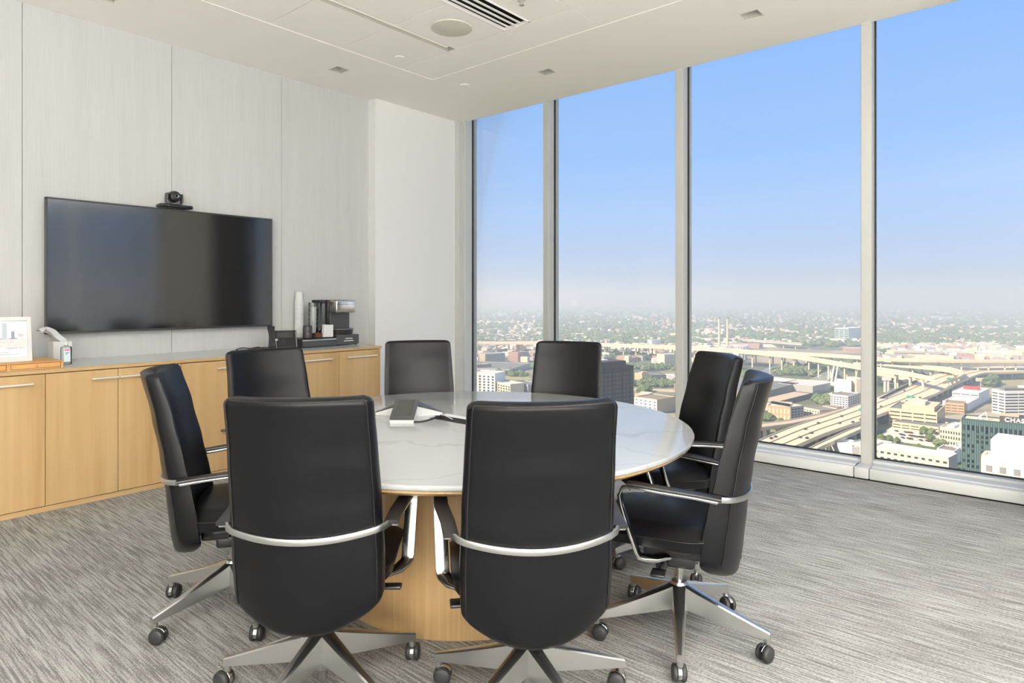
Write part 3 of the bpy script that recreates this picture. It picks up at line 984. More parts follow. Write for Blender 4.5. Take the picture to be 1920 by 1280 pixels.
# ================================================================== TABLE
TX, TY, TR, TH = -2.026, 2.077, .974, .68
tb = thing('round_table', 'round white marble meeting table on an oak pedestal', 'table', (TX, TY, 0))
NT = 128
prof = [(TR - .02, TH - .0195), (TR - .004, TH - .0185), (TR - .001, TH - .015), (TR, TH - .009), (TR - .001, TH - .004), (TR - .004, TH - .001), (TR - .009, TH)]
obj('table_top', G().lathe(prof, NT), 'marble', tb, 30)
obj('under_frame', G().lathe([(TR - .12, TH - .055), (TR - .030, TH - .040), (TR - .010, TH - .027), (TR - .010, TH - .0192)], NT), 'oak', tb, 30)
obj('pedestal', G().lathe([(.563, 0), (.565, .003), (.565, TH - .045)], 96), 'oak', tb, 30)

o = thing('cable_trough', 'black cable trough set into the marble table top', 'cable trough', (-2.026, 2.070, TH + .0002))
obj('tray', G().rbox((-.212, -.029, 0), (.212, .029, .0012), .0004, 1), 'black', o, 0)
obj('rim', G().rbox((-.216, .029, 0), (.216, .034, .005), .001, 1).rbox((-.216, -.032, 0), (.216, -.029, .0016), .0004, 1), 'plastic', o, 0)
obj('lid', G().rbox((-.212, .034, 0), (.216, .078, .006), .002, 1), 'whiteplastic', o, 30)

# conference phone
o = thing('conference_phone', 'white and grey three-armed conference phone on the table', 'phone', (-2.375, 2.03, TH), YAW)
o.scale = (1.12, 1.12, 1.12)
# local: +y away from the camera, -y towards it
def slab3(pts_lo, pts_hi):
    return G().loft([[Vector(p) for p in pts_lo], [Vector(p) for p in pts_hi]])
W = .142
bd = G()
bd.add([(-W, .0, .0), (0, -.035, .0), (W, .0, .0), (.03, .03, 0), (0, .15, .0), (-.03, .03, 0),
        (-W, .0, .010), (0, -.045, .054), (W, .0, .010), (.025, .022, .054), (0, .15, .010), (-.025, .022, .054)],
       [(5, 4, 3, 2, 1, 0), (0, 1, 7, 6), (1, 2, 8, 7), (2, 3, 9, 8), (3, 4, 10, 9), (4, 5, 11, 10), (5, 0, 6, 11), (6, 7, 11), (7, 8, 9), (7, 9, 11), (9, 10, 11)])
obj('speaker_body', bd, 'whiteplastic', o, 0)
tp = G()
tp.add([(-W - .003, .001, .009), (0, -.048, .0555), (W + .003, .001, .009), (.026, .024, .0555), (0, .153, .010), (-.026, .024, .0555),
        (-W - .003, .001, .0125), (0, -.049, .060), (W + .003, .001, .0125), (.026, .024, .060), (0, .153, .0135), (-.026, .024, .060)],
       [(6, 7, 11), (7, 8, 9), (7, 9, 11), (9, 10, 11), (0, 1, 7, 6), (1, 2, 8, 7), (2, 3, 9, 8), (3, 4, 10, 9), (4, 5, 11, 10), (5, 0, 6, 11), (0, 5, 1), (1, 3, 2), (1, 5, 3), (3, 5, 4)])
obj('top_shell', tp, 'greyplastic', o, 0)
ang = math.atan2(.052, .135)
mt = Matrix.Translation((0, -.185, .012)) @ Matrix.Rotation(ang, 4, 'X')
kp = obj('keypad', G().rbox((-.049, 0, 0), (.049, .150, .010), .004, 2, mt), 'greyplastic', o)
obj('keypad_screen', G().rbox((-.034, .014, .0098), (.034, .140, .0112), .0008, 1, mt), 'lcd', kp, 0)
obj('keypad_base', slab3([(-.047, -.186, 0), (.047, -.186, 0), (.04, -.05, 0), (-.04, -.05, 0)], [(-.048, -.186, .012), (.048, -.186, .012), (.044, -.05, .055), (-.044, -.05, .055)]), 'whiteplastic', o, 0)
a = Vector((-2.225, 1.905, TH + .004))
cable('phone_cable', 'black cable from the conference phone to the table trough', [a, a + Vector((.035, .04, 0)), a + Vector((.03, .11, .001)), (-2.215, 2.06, TH + .009), (-2.18, 2.07, TH + .004)], .0042)
cable('data_cable', 'thin grey cable looping out of the table trough', [(-2.21, 2.07, TH + .004), (-2.18, 2.055, TH + .02), (-2.14, 2.055, TH + .016), (-2.12, 2.07, TH + .004)], .002, 'satin')

# ================================================================== CHAIRS
def interp(tab, z):
    if z <= tab[0][0]: return tab[0][1]
    for (a, u), (b, v_) in zip(tab[:-1], tab[1:]):
        if z <= b:
            k = (z - a) / (b - a)
            k2 = k * k * (3 - 2 * k)
            return u + (v_ - u) * (0.5 * k + 0.5 * k2)
    return tab[-1][1]
REAR = [(.26, -.205), (.36, -.222), (.50, -.236), (.66, -.258), (.80, -.285), (.97, -.325)]
THK = [(.26, .066), (.40, .074), (.60, .064), (.80, .054), (.97, .045)]
HWD = [(.26, .212), (.45, .2155), (.65, .212), (.97, .203)]
SAG = .058
ZB, ZTOP = .268, .968
def back_pt(x, z, front, w_, shrink=0.0):
    u = x / max(w_, 1e-4)
    y = interp(REAR, z) + SAG * u * u
    th = interp(THK, z)
    r_ = .008
    e = max(0.0, abs(x) - (w_ - r_)) / r_
    off = r_ * (1 - math.sqrt(max(0, 1 - min(e, 1) ** 2)))
    if front:
        return y + th + .016 * (1 - u * u) * (1 if z > .3 else .6) - off - shrink
    return y + off + shrink
def build_back():
    g = G()
    NX, rows = 18, []
    zs = []
    rc = .034
    for k in range(7):
        zs.append(('b', k / 6))
    for k in range(1, 24):
        zs.append(('m', k / 24))
    for k in range(7):
        zs.append(('t', k / 6))
    for kind, u in zs:
        shrink, wred = 0, 0
        if kind == 'b':
            dz = rc * u
            shrink = .022 * (1 - math.sqrt(max(0, 1 - (1 - min(1, dz / .022)) ** 2))) if dz < .022 else 0
            wred = rc * (1 - math.sqrt(max(0, 1 - (1 - u) ** 2)))
            z = ZB + dz
        elif kind == 'm':
            z = ZB + rc + (ZTOP - .026 - ZB - rc) * u * 23 / 24 + (ZTOP - .026 - ZB - rc) / 24 * .5
        else:
            z = ZTOP - .026 + .026 * u
            dz = .026 * (1 - u)
            shrink = .018 * (1 - math.sqrt(max(0, 1 - (1 - min(1, dz / .018)) ** 2))) if dz < .018 else 0
            wred = .026 * (1 - math.sqrt(max(0, 1 - u ** 2)))
        w_ = interp(HWD, z) - wred
        row = []
        for side in (0, 1):
            for k in range(NX + 1):
                u2 = math.sin((k / NX - .5) * PI)
                u2 = .55 * u2 + .45 * (k / NX - .5) * 2
                x = u2 * w_ * (1 if side == 0 else -1)
                y = back_pt(x, z, side == 1, w_, shrink)
                lift = 0
                q = max(0.0, 1 - (z - ZB) / .42)
                lift = .072 * (abs(x) / .21) ** 2.2 * q ** 1.3
                row.append(Vector((x, y, z + lift)))
        rows.append(row)
    n = len(rows[0])
    vs_ = [p for r in rows for p in r]
    fs_ = []
    for i in range(len(rows) - 1):
        for k in range(n):
            q = (k + 1) % n
            fs_.append((i * n + k, i * n + q, (i + 1) * n + q, (i + 1) * n + k))
    for base in (0, (len(rows) - 1) * n):
        for k in range(NX):
            a, b, c, d = base + k, base + k + 1, base + n - 2 - k, base + n - 1 - k
            fs_.append((a, b, c, d))
    g.add(vs_, fs_)
    seam = G()
    for pick in (2, 2 * (NX + 1) - 3 - NX + 0):
        pass
    pts = []
    m0, m1 = 5, len(rows) - 3
    left = [rows[i][1] for i in range(m0, m1 + 1)]
    right = [rows[i][NX - 1] for i in range(m0, m1 + 1)]
    top = [rows[m1][k] for k in range(1, NX)]
    path = left + top[1:-1] + right[::-1]
    path = [p + Vector((0, -.0006, 0)) for p in path]
    seam.tube(path, .0017, 6)
    return g, seam
def build_seat():
    rows = []
    NY = 16
    for i in range(NY + 1):
        u = i / NY
        y = -.135 + .405 * u
        e = 1 - math.sqrt(max(0, 1 - max(0, (abs(u - .5) * 2 - .86) / .14) ** 2))
        hw_ = .236 - .03 * e - .012 * u - .045 * max(0, 1 - u / .25) ** 2
        top = .462 - .022 * e - .020 * max(0, (u - .72) / .28) ** 2
        bot = .372 + .018 * e - .0 + .012 * u
        row = []
        for k in range(11):
            x = -hw_ + 2 * hw_ * k / 10
            c = abs(x) / hw_
            row.append(Vector((x, y, top - .010 * c * c - .022 * max(0, (c - .82) / .18) ** 2)))
        for k in range(11):
            x = hw_ - 2 * hw_ * k / 10
            c = abs(x) / hw_
            row.append(Vector((x * .97, y, bot + .014 * max(0, (c - .82) / .18) ** 2)))
        rows.append(row)
    n = len(rows[0])
    g = G()
    vs_ = [p for r in rows for p in r]
    fs_ = []
    for i in range(NY):
        for k in range(n):
            q = (k + 1) % n
            fs_.append((i * n + k, i * n + q, (i + 1) * n + q, (i + 1) * n + k))
    for base in (0, NY * n):
        for k in range(10):
            fs_.append((base + k, base + k + 1, base + n - 2 - k, base + n - 1 - k))
    g.add(vs_, fs_)
    seam = G()
    seam.tube([rows[i][0] + Vector((-.0008, 0, -.004)) for i in range(1, NY)], .0016, 6)
    seam2 = G()
    seam2.tube([rows[i][10] + Vector((.0008, 0, -.004)) for i in range(1, NY)], .0016, 6)
    return g, seam, seam2
def arm_path(s):
    x0, x1 = .2415 * s, .262 * s
    pts = [(x0, -.150, .577), (x0 * 1.02, -.08, .586), (x1, .04, .598), (x1, .115, .604), (x1, .140, .603), (x1, .158, .594), (x1, .166, .576),
           (x1 * .995, .160, .54), (x1 * .985, .135, .46), (x1 * .975, .108, .385), (x1 * .97, .102, .372), (x1 * .955, .092, .366), (x1 * .88, .055, .360), (x1 * .70, .02, .357)]
    return [Vector(p) for p in pts]
MESH = {}
g, s_ = build_back()
MESH['backrest'] = mesh_of('backrest', g, M['leather'], 60)
MESH['seam'] = mesh_of('seam', s_, M['leather2'], 60)
g, s_, s2_ = build_seat()
MESH['seat'] = mesh_of('seat', g, M['leather'], 60)
MESH['seat_seam'] = mesh_of('seat_seam', s_, M['leather2'], 60)
MESH['seat_seam2'] = mesh_of('seat_seam', s2_, M['leather2'], 60)
for s in (-1, 1):
    ap = arm_path(s)
    def sec(i, n=len(ap)):
        if i < 5: return rrect(.0185, .0055, .0035, 2)
        if i < 9: return rrect(.0215, .006, .0035, 2)
        return rrect(.0215, .0065, .0035, 2)
    MESH['arm', s] = mesh_of('arm_frame', G().sweep(ap, sec, (1, 0, 0)), M['chrome'], 40)
    pad = [p + Vector((0, 0, .009)) for p in ap[:5]]
    pad[0] = pad[0] + Vector((0, -.012, 0))
    MESH['pad', s] = mesh_of('arm_pad', G().sweep(pad, lambda i: rrect(.0215, .006, .004, 2), (1, 0, 0)), M['padblack'], 40)
bp = []
for k in range(25):
    u = k / 24 * 2 - 1
    x = u * .2435
    zz = .583 - .022 * (1 - u * u)
    y = interp(REAR, .56) + SAG * min(1, (abs(x) / .2125)) ** 2 - .0055 + (.052 * max(0, (abs(u) - .86) / .14) ** 1.5)
    bp.append(Vector((x, y, zz)))
MESH['band'] = mesh_of('back_band', G().sweep(bp, rrect(.0100, .0045, .003, 2), (0, 0, 1)), M['satin'], 40)
MESH['mech'] = mesh_of('tilt_mechanism', G().rbox((-.075, -.11, .305), (.075, .12, .362), .012, 3).rbox((-.05, -.06, .262), (.05, .06, .312), .012, 3).rbox((-.16, -.06, .350), (.16, .06, .376), .006, 2), M['plastic'], 40)
MESH['lever'] = mesh_of('lever', G().tube([(.07, .03, .325), (.14, .035, .318), (.19, .035, .312)], .0065, 8).rbox((.185, .018, .306), (.245, .052, .318), .005, 2), M['plastic'], 40)
MESH['lever2'] = mesh_of('lever', G().tube([(-.07, .03, .325), (-.14, .04, .312), (-.18, .045, .302)], .0065, 8).rbox((-.235, .02, .296), (-.175, .07, .308), .005, 2), M['plastic'], 40)
MESH['knob'] = mesh_of('tension_knob', G().lathe([(.018, 0), (.021, .004), (.021, .045), (.018, .05)], 18, Matrix.Translation((-.06, .055, .262))), M['plastic'], 40)
MESH['column'] = mesh_of('gas_column', G().lathe([(.012, .035), (.0155, .04), (.0155, .27)], 18), M['chrome'], 40)
MESH['hub'] = mesh_of('base_hub', G().lathe([(.024, .075), (.030, .085), (.034, .165), (.032, .192), (.026, .202), (.018, .203)], 30), M['cast'], 40)
RC = .307
lg = []
for u in (0, .12, .35, .6, .85, .97, 1.0):
    r_ = .022 + (RC + .010 - .022) * u
    top = .196 - .100 * u ** 0.92
    hgt = .060 * (1 - u) ** 1.1 + .024
    hw_ = .0205 * (1 - u) + .0155
    if u > .96: hw_ *= .92
    lg.append([Vector((r_, hw_ * .40, top)), Vector((r_, hw_ * .62, top - .004)), Vector((r_, hw_ * .74, top - hgt)), Vector((r_, -hw_ * .74, top - hgt)), Vector((r_, -hw_ * .62, top - .004)), Vector((r_, -hw_ * .40, top))])
MESH['leg'] = mesh_of('base_leg', G().loft(lg).cyl((RC, 0, .080), (RC, 0, .056), .011, 12), M['cast'], 30)
cas = G()
cas.cyl((0, 0, .052), (0, 0, .064), .010, 12)
hood = []
for k in range(9):
    a = math.radians(-15 + 165 * k / 8)
    hood.append(Vector((-.014 + .0285 * math.cos(a), 0, .0275 + .0285 * math.sin(a))))
cas.sweep(hood, rrect(.0065, .0022, .001, 1), (0, 1, 0))
cas.cyl((-.014, -.009, .0275), (-.014, .009, .0275), .010, 12)
MESH['caster'] = mesh_of('caster', cas, M['chrome'], 40)
def wheel_mesh(s):
    mt = Matrix.Translation((-.014, s * .0075, .0275)) @ Matrix.Rotation(-s * PI / 2, 4, 'X')
    return mesh_of('wheel', G().lathe([(.0262, 0), (.0275, .002), (.0275, .0095), (.025, .0135), (.017, .0165), (.004, .0175)], 24, mt), M['rubber'], 40)
MESH['wheel', 1], MESH['wheel', -1] = wheel_mesh(1), wheel_mesh(-1)
rnd = random.Random(5)
def chair(x, y, deg, phase, label):
    c = thing('office_chair', label, 'chair', (x, y, 0), math.radians(deg), 'black leather chairs around the table')
    b = obj('backrest', MESH['backrest'], None, c)
    obj('seam', MESH['seam'], None, b)
    s_ = obj('seat', MESH['seat'], None, c)
    obj('seam', MESH['seat_seam'], None, s_)
    obj('seam', MESH['seat_seam2'], None, s_)
    for k in (-1, 1):
        a = obj('arm_frame', MESH['arm', k], None, c)
        obj('arm_pad', MESH['pad', k], None, a)
    tag(obj('back_band', MESH['band'], None, c), 'satin silver bar across the back')
    obj('tilt_mechanism', MESH['mech'], None, c)
    obj('lever', MESH['lever'], None, c)
    obj('lever', MESH['lever2'], None, c)
    obj('tension_knob', MESH['knob'], None, c)
    obj('gas_column', MESH['column'], None, c)
    obj('base_hub', MESH['hub'], None, c)
    for k in range(5):
        a = math.radians(phase + 72 * k - deg)
        obj('base_leg', MESH['leg'], None, c, rotz=a)
        w_ = obj('caster', MESH['caster'], None, c, loc=(RC * math.cos(a), RC * math.sin(a), 0), rotz=rnd.uniform(0, 2 * PI))
        for q in (-1, 1):
            obj('wheel', MESH['wheel', q], None, w_)
    return c
CHAIRS = [
    (-1.778, 1.164, 42.1, 1.2, 'black leather chair in front on the left, seen from behind'),
    (-1.242, 1.532, 48.6, 55, 'black leather chair in front in the middle, seen from behind'),
    (-1.075, 2.208, -250.7, 8.4, 'black leather chair nearest the right-hand windows, seen from the side'),
    (-1.431, 2.841, -220.3, 30, 'black leather chair behind the right end of the table, partly hidden by another chair'),
    (-2.232, 3.035, -158.5, 12, 'black leather chair at the far side before the dark tower outside'),
    (-2.895, 2.58, -124.7, 40, 'black leather chair at the far side before the white boxed wall'),
    (-2.964, 1.739, -93.9, 60, 'black leather chair on the left before the cabinets, facing the table'),
    (-2.512, 1.241, -32.1, 59.4, 'leftmost black leather chair, seen from the side'),
]
for a in CHAIRS:
    chair(*a)

# ================================================================== THE CITY OUTSIDE
GZ = -124.0
CM = {}
def cmat(name, c, rough=.8):
    if name not in CM:
        CM[name] = pmat('city ' + name, (*c, 1), rough, spec=.2)
    return CM[name]
C_WHITE, C_CREAM, C_TAN, C_GREY, C_DARK, C_BRICK, C_ORANGE, C_BROWN, C_TEAL, C_CONC = (
    cmat('white', (.76, .74, .70)), cmat('cream', (.60, .53, .40)), cmat('tan', (.50, .39, .26)), cmat('grey', (.34, .33, .32)), cmat('charcoal', (.075, .07, .068)),
    cmat('brick', (.38, .235, .185)), cmat('orange brick', (.50, .31, .18)), cmat('brown', (.24, .19, .155)), cmat('teal glass', (.055, .10, .105), .15), cmat('concrete', (.64, .52, .35)))
C_WIN = cmat('window', (.045, .05, .06), .15)
C_WINL = cmat('light window', (.20, .21, .22), .2)
C_ROOFD, C_ROOFL = cmat('dark roof', (.17, .165, .16)), cmat('pale roof', (.55, .51, .45))
C_LEAF, C_LEAF2 = cmat('leaf', (.085, .125, .045)), cmat('leaf pale', (.14, .17, .075))
C_RED, C_GREEN = cmat('red sign', (.62, .05, .06)), cmat('green sign', (.03, .42, .26))
C_ASPH = cmat('asphalt', (.22, .21, .20))

def ground_mat():
    m, t, b = new_mat('city ground')
    N = t.nodes.new
    tcn = N('ShaderNodeTexCoord')
    def noise(s, d=3):
        n = N('ShaderNodeTexNoise')
        n.inputs['Scale'].default_value = s
        n.inputs['Detail'].default_value = d
        t.links.new(tcn.outputs['Object'], n.inputs['Vector'])
        return n.outputs['Fac']
    vo = N('ShaderNodeTexVoronoi')
    vo.inputs['Scale'].default_value = .018
    t.links.new(tcn.outputs['Object'], vo.inputs['Vector'])
    r1, r2 = N('ShaderNodeValToRGB'), N('ShaderNodeValToRGB')
    r1.color_ramp.elements[0].color = (.19, .18, .13, 1)
    r1.color_ramp.elements[1].color = (.40, .33, .23, 1)
    hs_ = N('ShaderNodeSeparateColor')
    t.links.new(vo.outputs['Color'], hs_.inputs[0])
    t.links.new(hs_.outputs[0], r1.inputs[0])
    r2.color_ramp.elements[0].position, r2.color_ramp.elements[0].color = .44, (0, 0, 0, 1)
    r2.color_ramp.elements[1].position, r2.color_ramp.elements[1].color = .56, (1, 1, 1, 1)
    t.links.new(noise(.006, 5), r2.inputs[0])
    mx = N('ShaderNodeMix')
    mx.data_type = 'RGBA'
    t.links.new(r2.outputs[0], mx.inputs[0])
    t.links.new(r1.outputs[0], mx.inputs[6])
    mx.inputs[7].default_value = (.115, .135, .065, 1)
    t.links.new(mx.outputs[2], b.inputs['Base Color'])
    b.inputs['Roughness'].default_value = .95
    b.inputs['Specular IOR Level'].default_value = .1
    return m
gnd = G()
RG = 16000
gnd.prism([(RG * math.cos(2 * PI * k / 64), RG * math.sin(2 * PI * k / 64)) for k in range(64)], GZ - 2, GZ)
tag(obj('city_ground', gnd, ground_mat(), None, 0), 'hazy city ground far below the windows', None, None, 'structure')
def patch(px, mat, name, label, cat, dz=.15, kind=None):
    return tag(obj(name, G().prism([tuple(on_z(x, y, GZ))[:2] for x, y in px], GZ + .02, GZ + dz), mat, None, 0), label, cat, None, kind)

# ---- buildings: roof corners in pixels give directions; the assumed height gives the distance
def frame_from(L, Cc, R, h):
    zt = GZ + h
    c = on_z(*Cc, zt)
    a, b = on_z(*L, zt) - c, on_z(*R, zt) - c
    return c, a, b
def quad_building(name, label, roof_px, h, mat, depth=None, roof=None, wins=None, group=None, side_mat=None, parapet=1.0, cat='building', win_mat=None, extra=None):
    """roof_px: [left, right] front roof corners (box runs away by depth) or [left, near, right]"""
    zt = GZ + h
    if len(roof_px) == 2:
        a, b = on_z(*roof_px[0], zt), on_z(*roof_px[1], zt)
        u = (b - a)
        v_ = Vector((-u.y, u.x, 0)).normalized()
        if depth_of(v_) < 0: v_ = -v_
        v_ = v_ * depth
        o0, e1, e2 = a, u, v_
    else:
        l, c, r = (on_z(*q, zt) for q in roof_px)
        el, er = l - c, r - c
        if el.length > er.length:
            pd = Vector((-el.y, el.x, 0)).normalized()
            if pd.dot(er) < 0: pd = -pd
            e2, e1 = el, pd * (depth if depth else er.length)
        else:
            pd = Vector((-er.y, er.x, 0)).normalized()
            if pd.dot(el) < 0: pd = -pd
            e1, e2 = er, pd * (depth if depth else el.length)
        o0 = c
    base = Vector((o0.x + e1.x / 2 + e2.x / 2, o0.y + e1.y / 2 + e2.y / 2, GZ))
    rot = math.atan2(e1.y, e1.x)
    t_ = thing(name, label, cat, base, rot, group)
    hx, hy = e1.length / 2, e2.length / 2
    flip = (e1.x * e2.y - e1.y * e2.x) < 0     # then local -y faces the far side
    F = 1 if flip else -1                       # local y sign of the front (near) face
    obj('walls', G().box((-hx, -hy, 0), (hx, hy, h - .3)), mat, t_, 0)
    g = G().box((-hx + .5, -hy + .5, h - .4), (hx - .5, hy - .5, h - .1))
    obj('roof', g, roof or C_ROOFD, t_, 0)
    if parapet:
        g = G()
        for a_, b_ in (((-hx, -hy), (hx, -hy + .6)), ((-hx, hy - .6), (hx, hy)), ((-hx, -hy), (-hx + .6, hy)), ((hx - .6, -hy), (hx, hy))):
            g.box((*a_, h - .3), (*b_, h - .3 + parapet))
        obj('parapet', g, mat, t_, 0)
    if side_mat is not None:
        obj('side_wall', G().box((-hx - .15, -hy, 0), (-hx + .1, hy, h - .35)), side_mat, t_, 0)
    if wins:
        for face, cols, rws, fw, fh, z0, z1 in wins:
            z0, z1 = max(.6, h * .06), h * .94
            g = G()
            L_ = 2 * hx if face == 'front' else 2 * hy
            for i in range(cols):
                for j in range(rws):
                    c_ = -L_ / 2 + L_ * (i + .5) / cols
                    w_ = L_ / cols * fw / 2
                    zc = z0 + (z1 - z0) * (j + .5) / rws
                    hh_ = (z1 - z0) / rws * fh / 2
                    if face == 'front':
                        g.box((c_ - w_, F * hy - .2, zc - hh_), (c_ + w_, F * hy + .2, zc + hh_))
                    else:
                        X_ = hx if face == 'right' else -hx
                        g.box((X_ - .25, c_ - w_, zc - hh_), (X_ + .25, c_ + w_, zc + hh_))
            tag(obj('window_rows', g, win_mat or C_WIN, t_, 0), kind='stuff')
    if extra:
        for nm, (ax, bx_, ay, by_, hh_), m_ in extra:      # rooftop boxes in fractions of the roof
            obj(nm, G().box((-hx + 2 * hx * ax, F * hy + (-F) * 2 * hy * ay if F < 0 else hy - 2 * hy * by_, h - .3), (-hx + 2 * hx * bx_, (F * hy + (-F) * 2 * hy * by_) if F < 0 else hy - 2 * hy * ay, h - .3 + hh_)), m_, t_, 0)
    t_['F'] = F
    del t_['F']
    return t_, hx, hy, F

Bq = quad_building
# window 1
Bq('apartment_block', 'white apartment block with brown window strips, lower left of the narrow window', [(880, 698), (928, 701)], 34, C_WHITE, 26, C_ROOFL, [('front', 6, 9, .45, .62, 2, 32)])
Bq('apartment_block', 'cream apartment block with balconies, just behind the table edge in the narrow window', [(919, 714), (957, 721), (968, 716)], 24, C_CREAM, 20, C_ROOFL, [('left', 8, 7, .55, .6, 1, 26)])
Bq('apartment_block', 'grey apartment block partly hidden by the far chair in the narrow window', [(957, 716), (990, 722)], 22, C_GREY, 22, C_ROOFD, [('front', 7, 6, .5, .5, 1, 24)])
Bq('office_block', 'grey slab with an end wall coloured sunlit yellow in the narrow window', [(901, 662.5), (910, 664), (947, 661.5)], 21, C_GREY, None, C_ROOFL, [('front', 16, 6, .5, .45, 2, 23), ('left', 5, 6, .4, .45, 2, 23)], side_mat=C_TAN)  # tan end wall puts the warm sunlit tone into the colour
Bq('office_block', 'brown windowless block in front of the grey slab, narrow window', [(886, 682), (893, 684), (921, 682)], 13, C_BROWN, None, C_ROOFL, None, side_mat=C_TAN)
Bq('brick_building', 'red brick block with a dark annex, left of the far chair', [(956, 660), (971, 661)], 18, C_BRICK, 30, C_ROOFD, [('front', 4, 5, .4, .35, 2, 21)])
Bq('brick_building', 'dark brown annex beside the red brick block', [(971.5, 661.5), (992, 660)], 17, C_BROWN, 30, C_ROOFD)
Bq('warehouse', 'broad dark flat-roofed hall in the narrow window', [(921, 690), (957, 692.5), (994, 681)], 8, C_GREY, 110, C_ROOFD, None)
Bq('office_block', 'pale tan block behind the far chair, narrow window', [(968, 648.5), (981, 648.5)], 20, C_TAN, 30, C_ROOFL, [('front', 5, 5, .5, .4, 1, 19)])
Bq('warehouse', 'long low pinkish hall at the foot of the hills, narrow window', [(936, 637.5), (967, 637.5)], 13, C_BRICK, 40, C_ROOFL)
# window 2
tw, hx, hy, F = Bq('dark_tower', 'dark tower with a grid of windows outside the second window', [(1096, 687), (1125, 691), (1188, 686)], 66, C_DARK, 26, C_ROOFL,
                   [('front', 9, 16, .68, .62, 2, 64)], win_mat=cmat('bronze glass', (.13, .12, .11), .25), extra=[('penthouse', (.02, .86, .15, .85, 5.0), C_DARK), ('penthouse_roof', (.01, .87, .14, .86, 5.4), C_ROOFL) if False else ('roof_plant', (.1, .5, .4, .7, 5.8), C_ROOFL)])
g = G()
for k in range(4):
    x = -hx + 2 * hx * (k + .5) / 4
    g.box((x - .5, F * hy - .4, 0), (x + .5, F * hy + .4, 65.5))
obj('facade_rib', g, C_DARK, tw, 0)
Bq('silo_block', 'cream ribbed silo block at the right of the second window', [(1225, 664), (1246, 665), (1268, 664)], 24, C_CREAM, 22, C_ROOFL, [('front', 8, 1, .25, .9, 1, 31)], win_mat=C_TAN)
Bq('silo_block', 'white cube building in front of the cream silo block', [(1225, 673), (1236, 673)], 12, C_WHITE, 16, C_ROOFL)
Bq('office_block', 'low dark glass block among trees, second window', [(1205, 697.5), (1222, 704), (1248, 700)], 12, C_DARK, 22, C_ROOFD, [('front', 9, 3, .5, .5, 1, 13)], win_mat=C_WINL)
Bq('office_block', 'low tan block left of the dark glass block, second window', [(1190, 699), (1204, 700)], 10, C_TAN, 24, C_ROOFL)
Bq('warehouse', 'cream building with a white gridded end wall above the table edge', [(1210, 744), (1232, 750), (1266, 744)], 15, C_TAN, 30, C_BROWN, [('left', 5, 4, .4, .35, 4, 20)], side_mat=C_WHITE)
Bq('warehouse', 'small white shed right of the dark glass block', [(1252, 704), (1266, 704)], 8, C_WHITE, 16, C_ROOFL)
Bq('warehouse', 'tan shed beside the tree row below the dark glass block', [(1190, 738), (1215, 740)], 9, C_TAN, 20, C_ROOFL)
# window 3
Bq('warehouse', 'vast brown flat-roofed hall behind the right-hand chair', [(1390, 722), (1432, 736), (1497, 718)], 10, C_BROWN, 120, C_ROOFD)
Bq('warehouse', 'long tan platform roof in front of the vast hall', [(1380, 757), (1428, 761.5), (1524, 737.5)], 5, C_DARK, 24, C_TAN)
Bq('brick_building', 'orange brick block with tall pale windows behind the right-hand chair', [(1440, 761), (1482, 764)], 15, C_ORANGE, 34, C_ROOFL, [('front', 6, 2, .45, .8, 1, 20)], win_mat=C_CREAM)
Bq('brick_building', 'grey-black apartment block right of the orange brick block', [(1483, 764), (1507, 761)], 15, C_GREY, 34, C_ROOFL, [('front', 4, 5, .7, .55, 1, 22)])
Bq('brick_building', 'tan apartment block beside the highway, third window', [(1507, 764), (1537, 770)], 11, C_CREAM, 26, C_BROWN, [('front', 6, 4, .45, .5, 1, 18)])
Bq('brick_building', 'low red brick house row behind the highway, third window', [(1537, 767.5), (1552, 770), (1578, 763)], 7, C_BRICK, 18, C_ROOFD, [('front', 6, 2, .5, .4, 1, 9)])
Bq('office_block', 'white-banded office block beside the highway at the third mullion', [(1560, 739), (1590, 743), (1611, 737)], 14, C_WHITE, None, C_BROWN, [('front', 5, 5, .6, .45, 1, 22), ('left', 6, 5, .7, .42, 1, 22)])
Bq('silo_block', 'tall blank white store behind the white-banded office', [(1564, 713), (1596, 715), (1607, 713)], 15, C_WHITE, None, C_ROOFL)
Bq('office_block', 'blank cream block at the third mullion', [(1606, 711), (1620, 711)], 18, C_CREAM, 26, C_ROOFL)
Bq('office_block', 'low grey-green glass hall below the white bridge', [(1499, 719), (1524, 725), (1557, 718)], 10, C_GREY, 46, C_ROOFL, [('front', 12, 2, .85, .6, 1, 12)], win_mat=C_WINL)
Bq('glass_office', 'pale green glass office on the skyline at the third mullion', [(1569.5, 614), (1591, 615.5), (1622, 614)], 39, cmat('pale glass', (.34, .42, .42), .3), 40, C_WHITE, [('left', 3, 6, .8, .6, 1, 54)], win_mat=C_TEAL)
Bq('warehouse', 'small white block with pale roof below the highway, third window', [(1556, 829), (1572, 833)], 6, C_WHITE, 22, C_WHITE)
Bq('warehouse', 'white blocky building at the bottom of the third window', [(1570, 831), (1598, 840)], 8, C_WHITE, 30, C_WHITE)
Bq('apartment_block', 'pale grey two-storey block cut by the third mullion', [(1596, 829), (1645, 838)], 11, cmat('warm grey', (.50, .45, .41)), 26, C_ROOFL, [('front', 6, 2, .5, .35, 4, 14)])
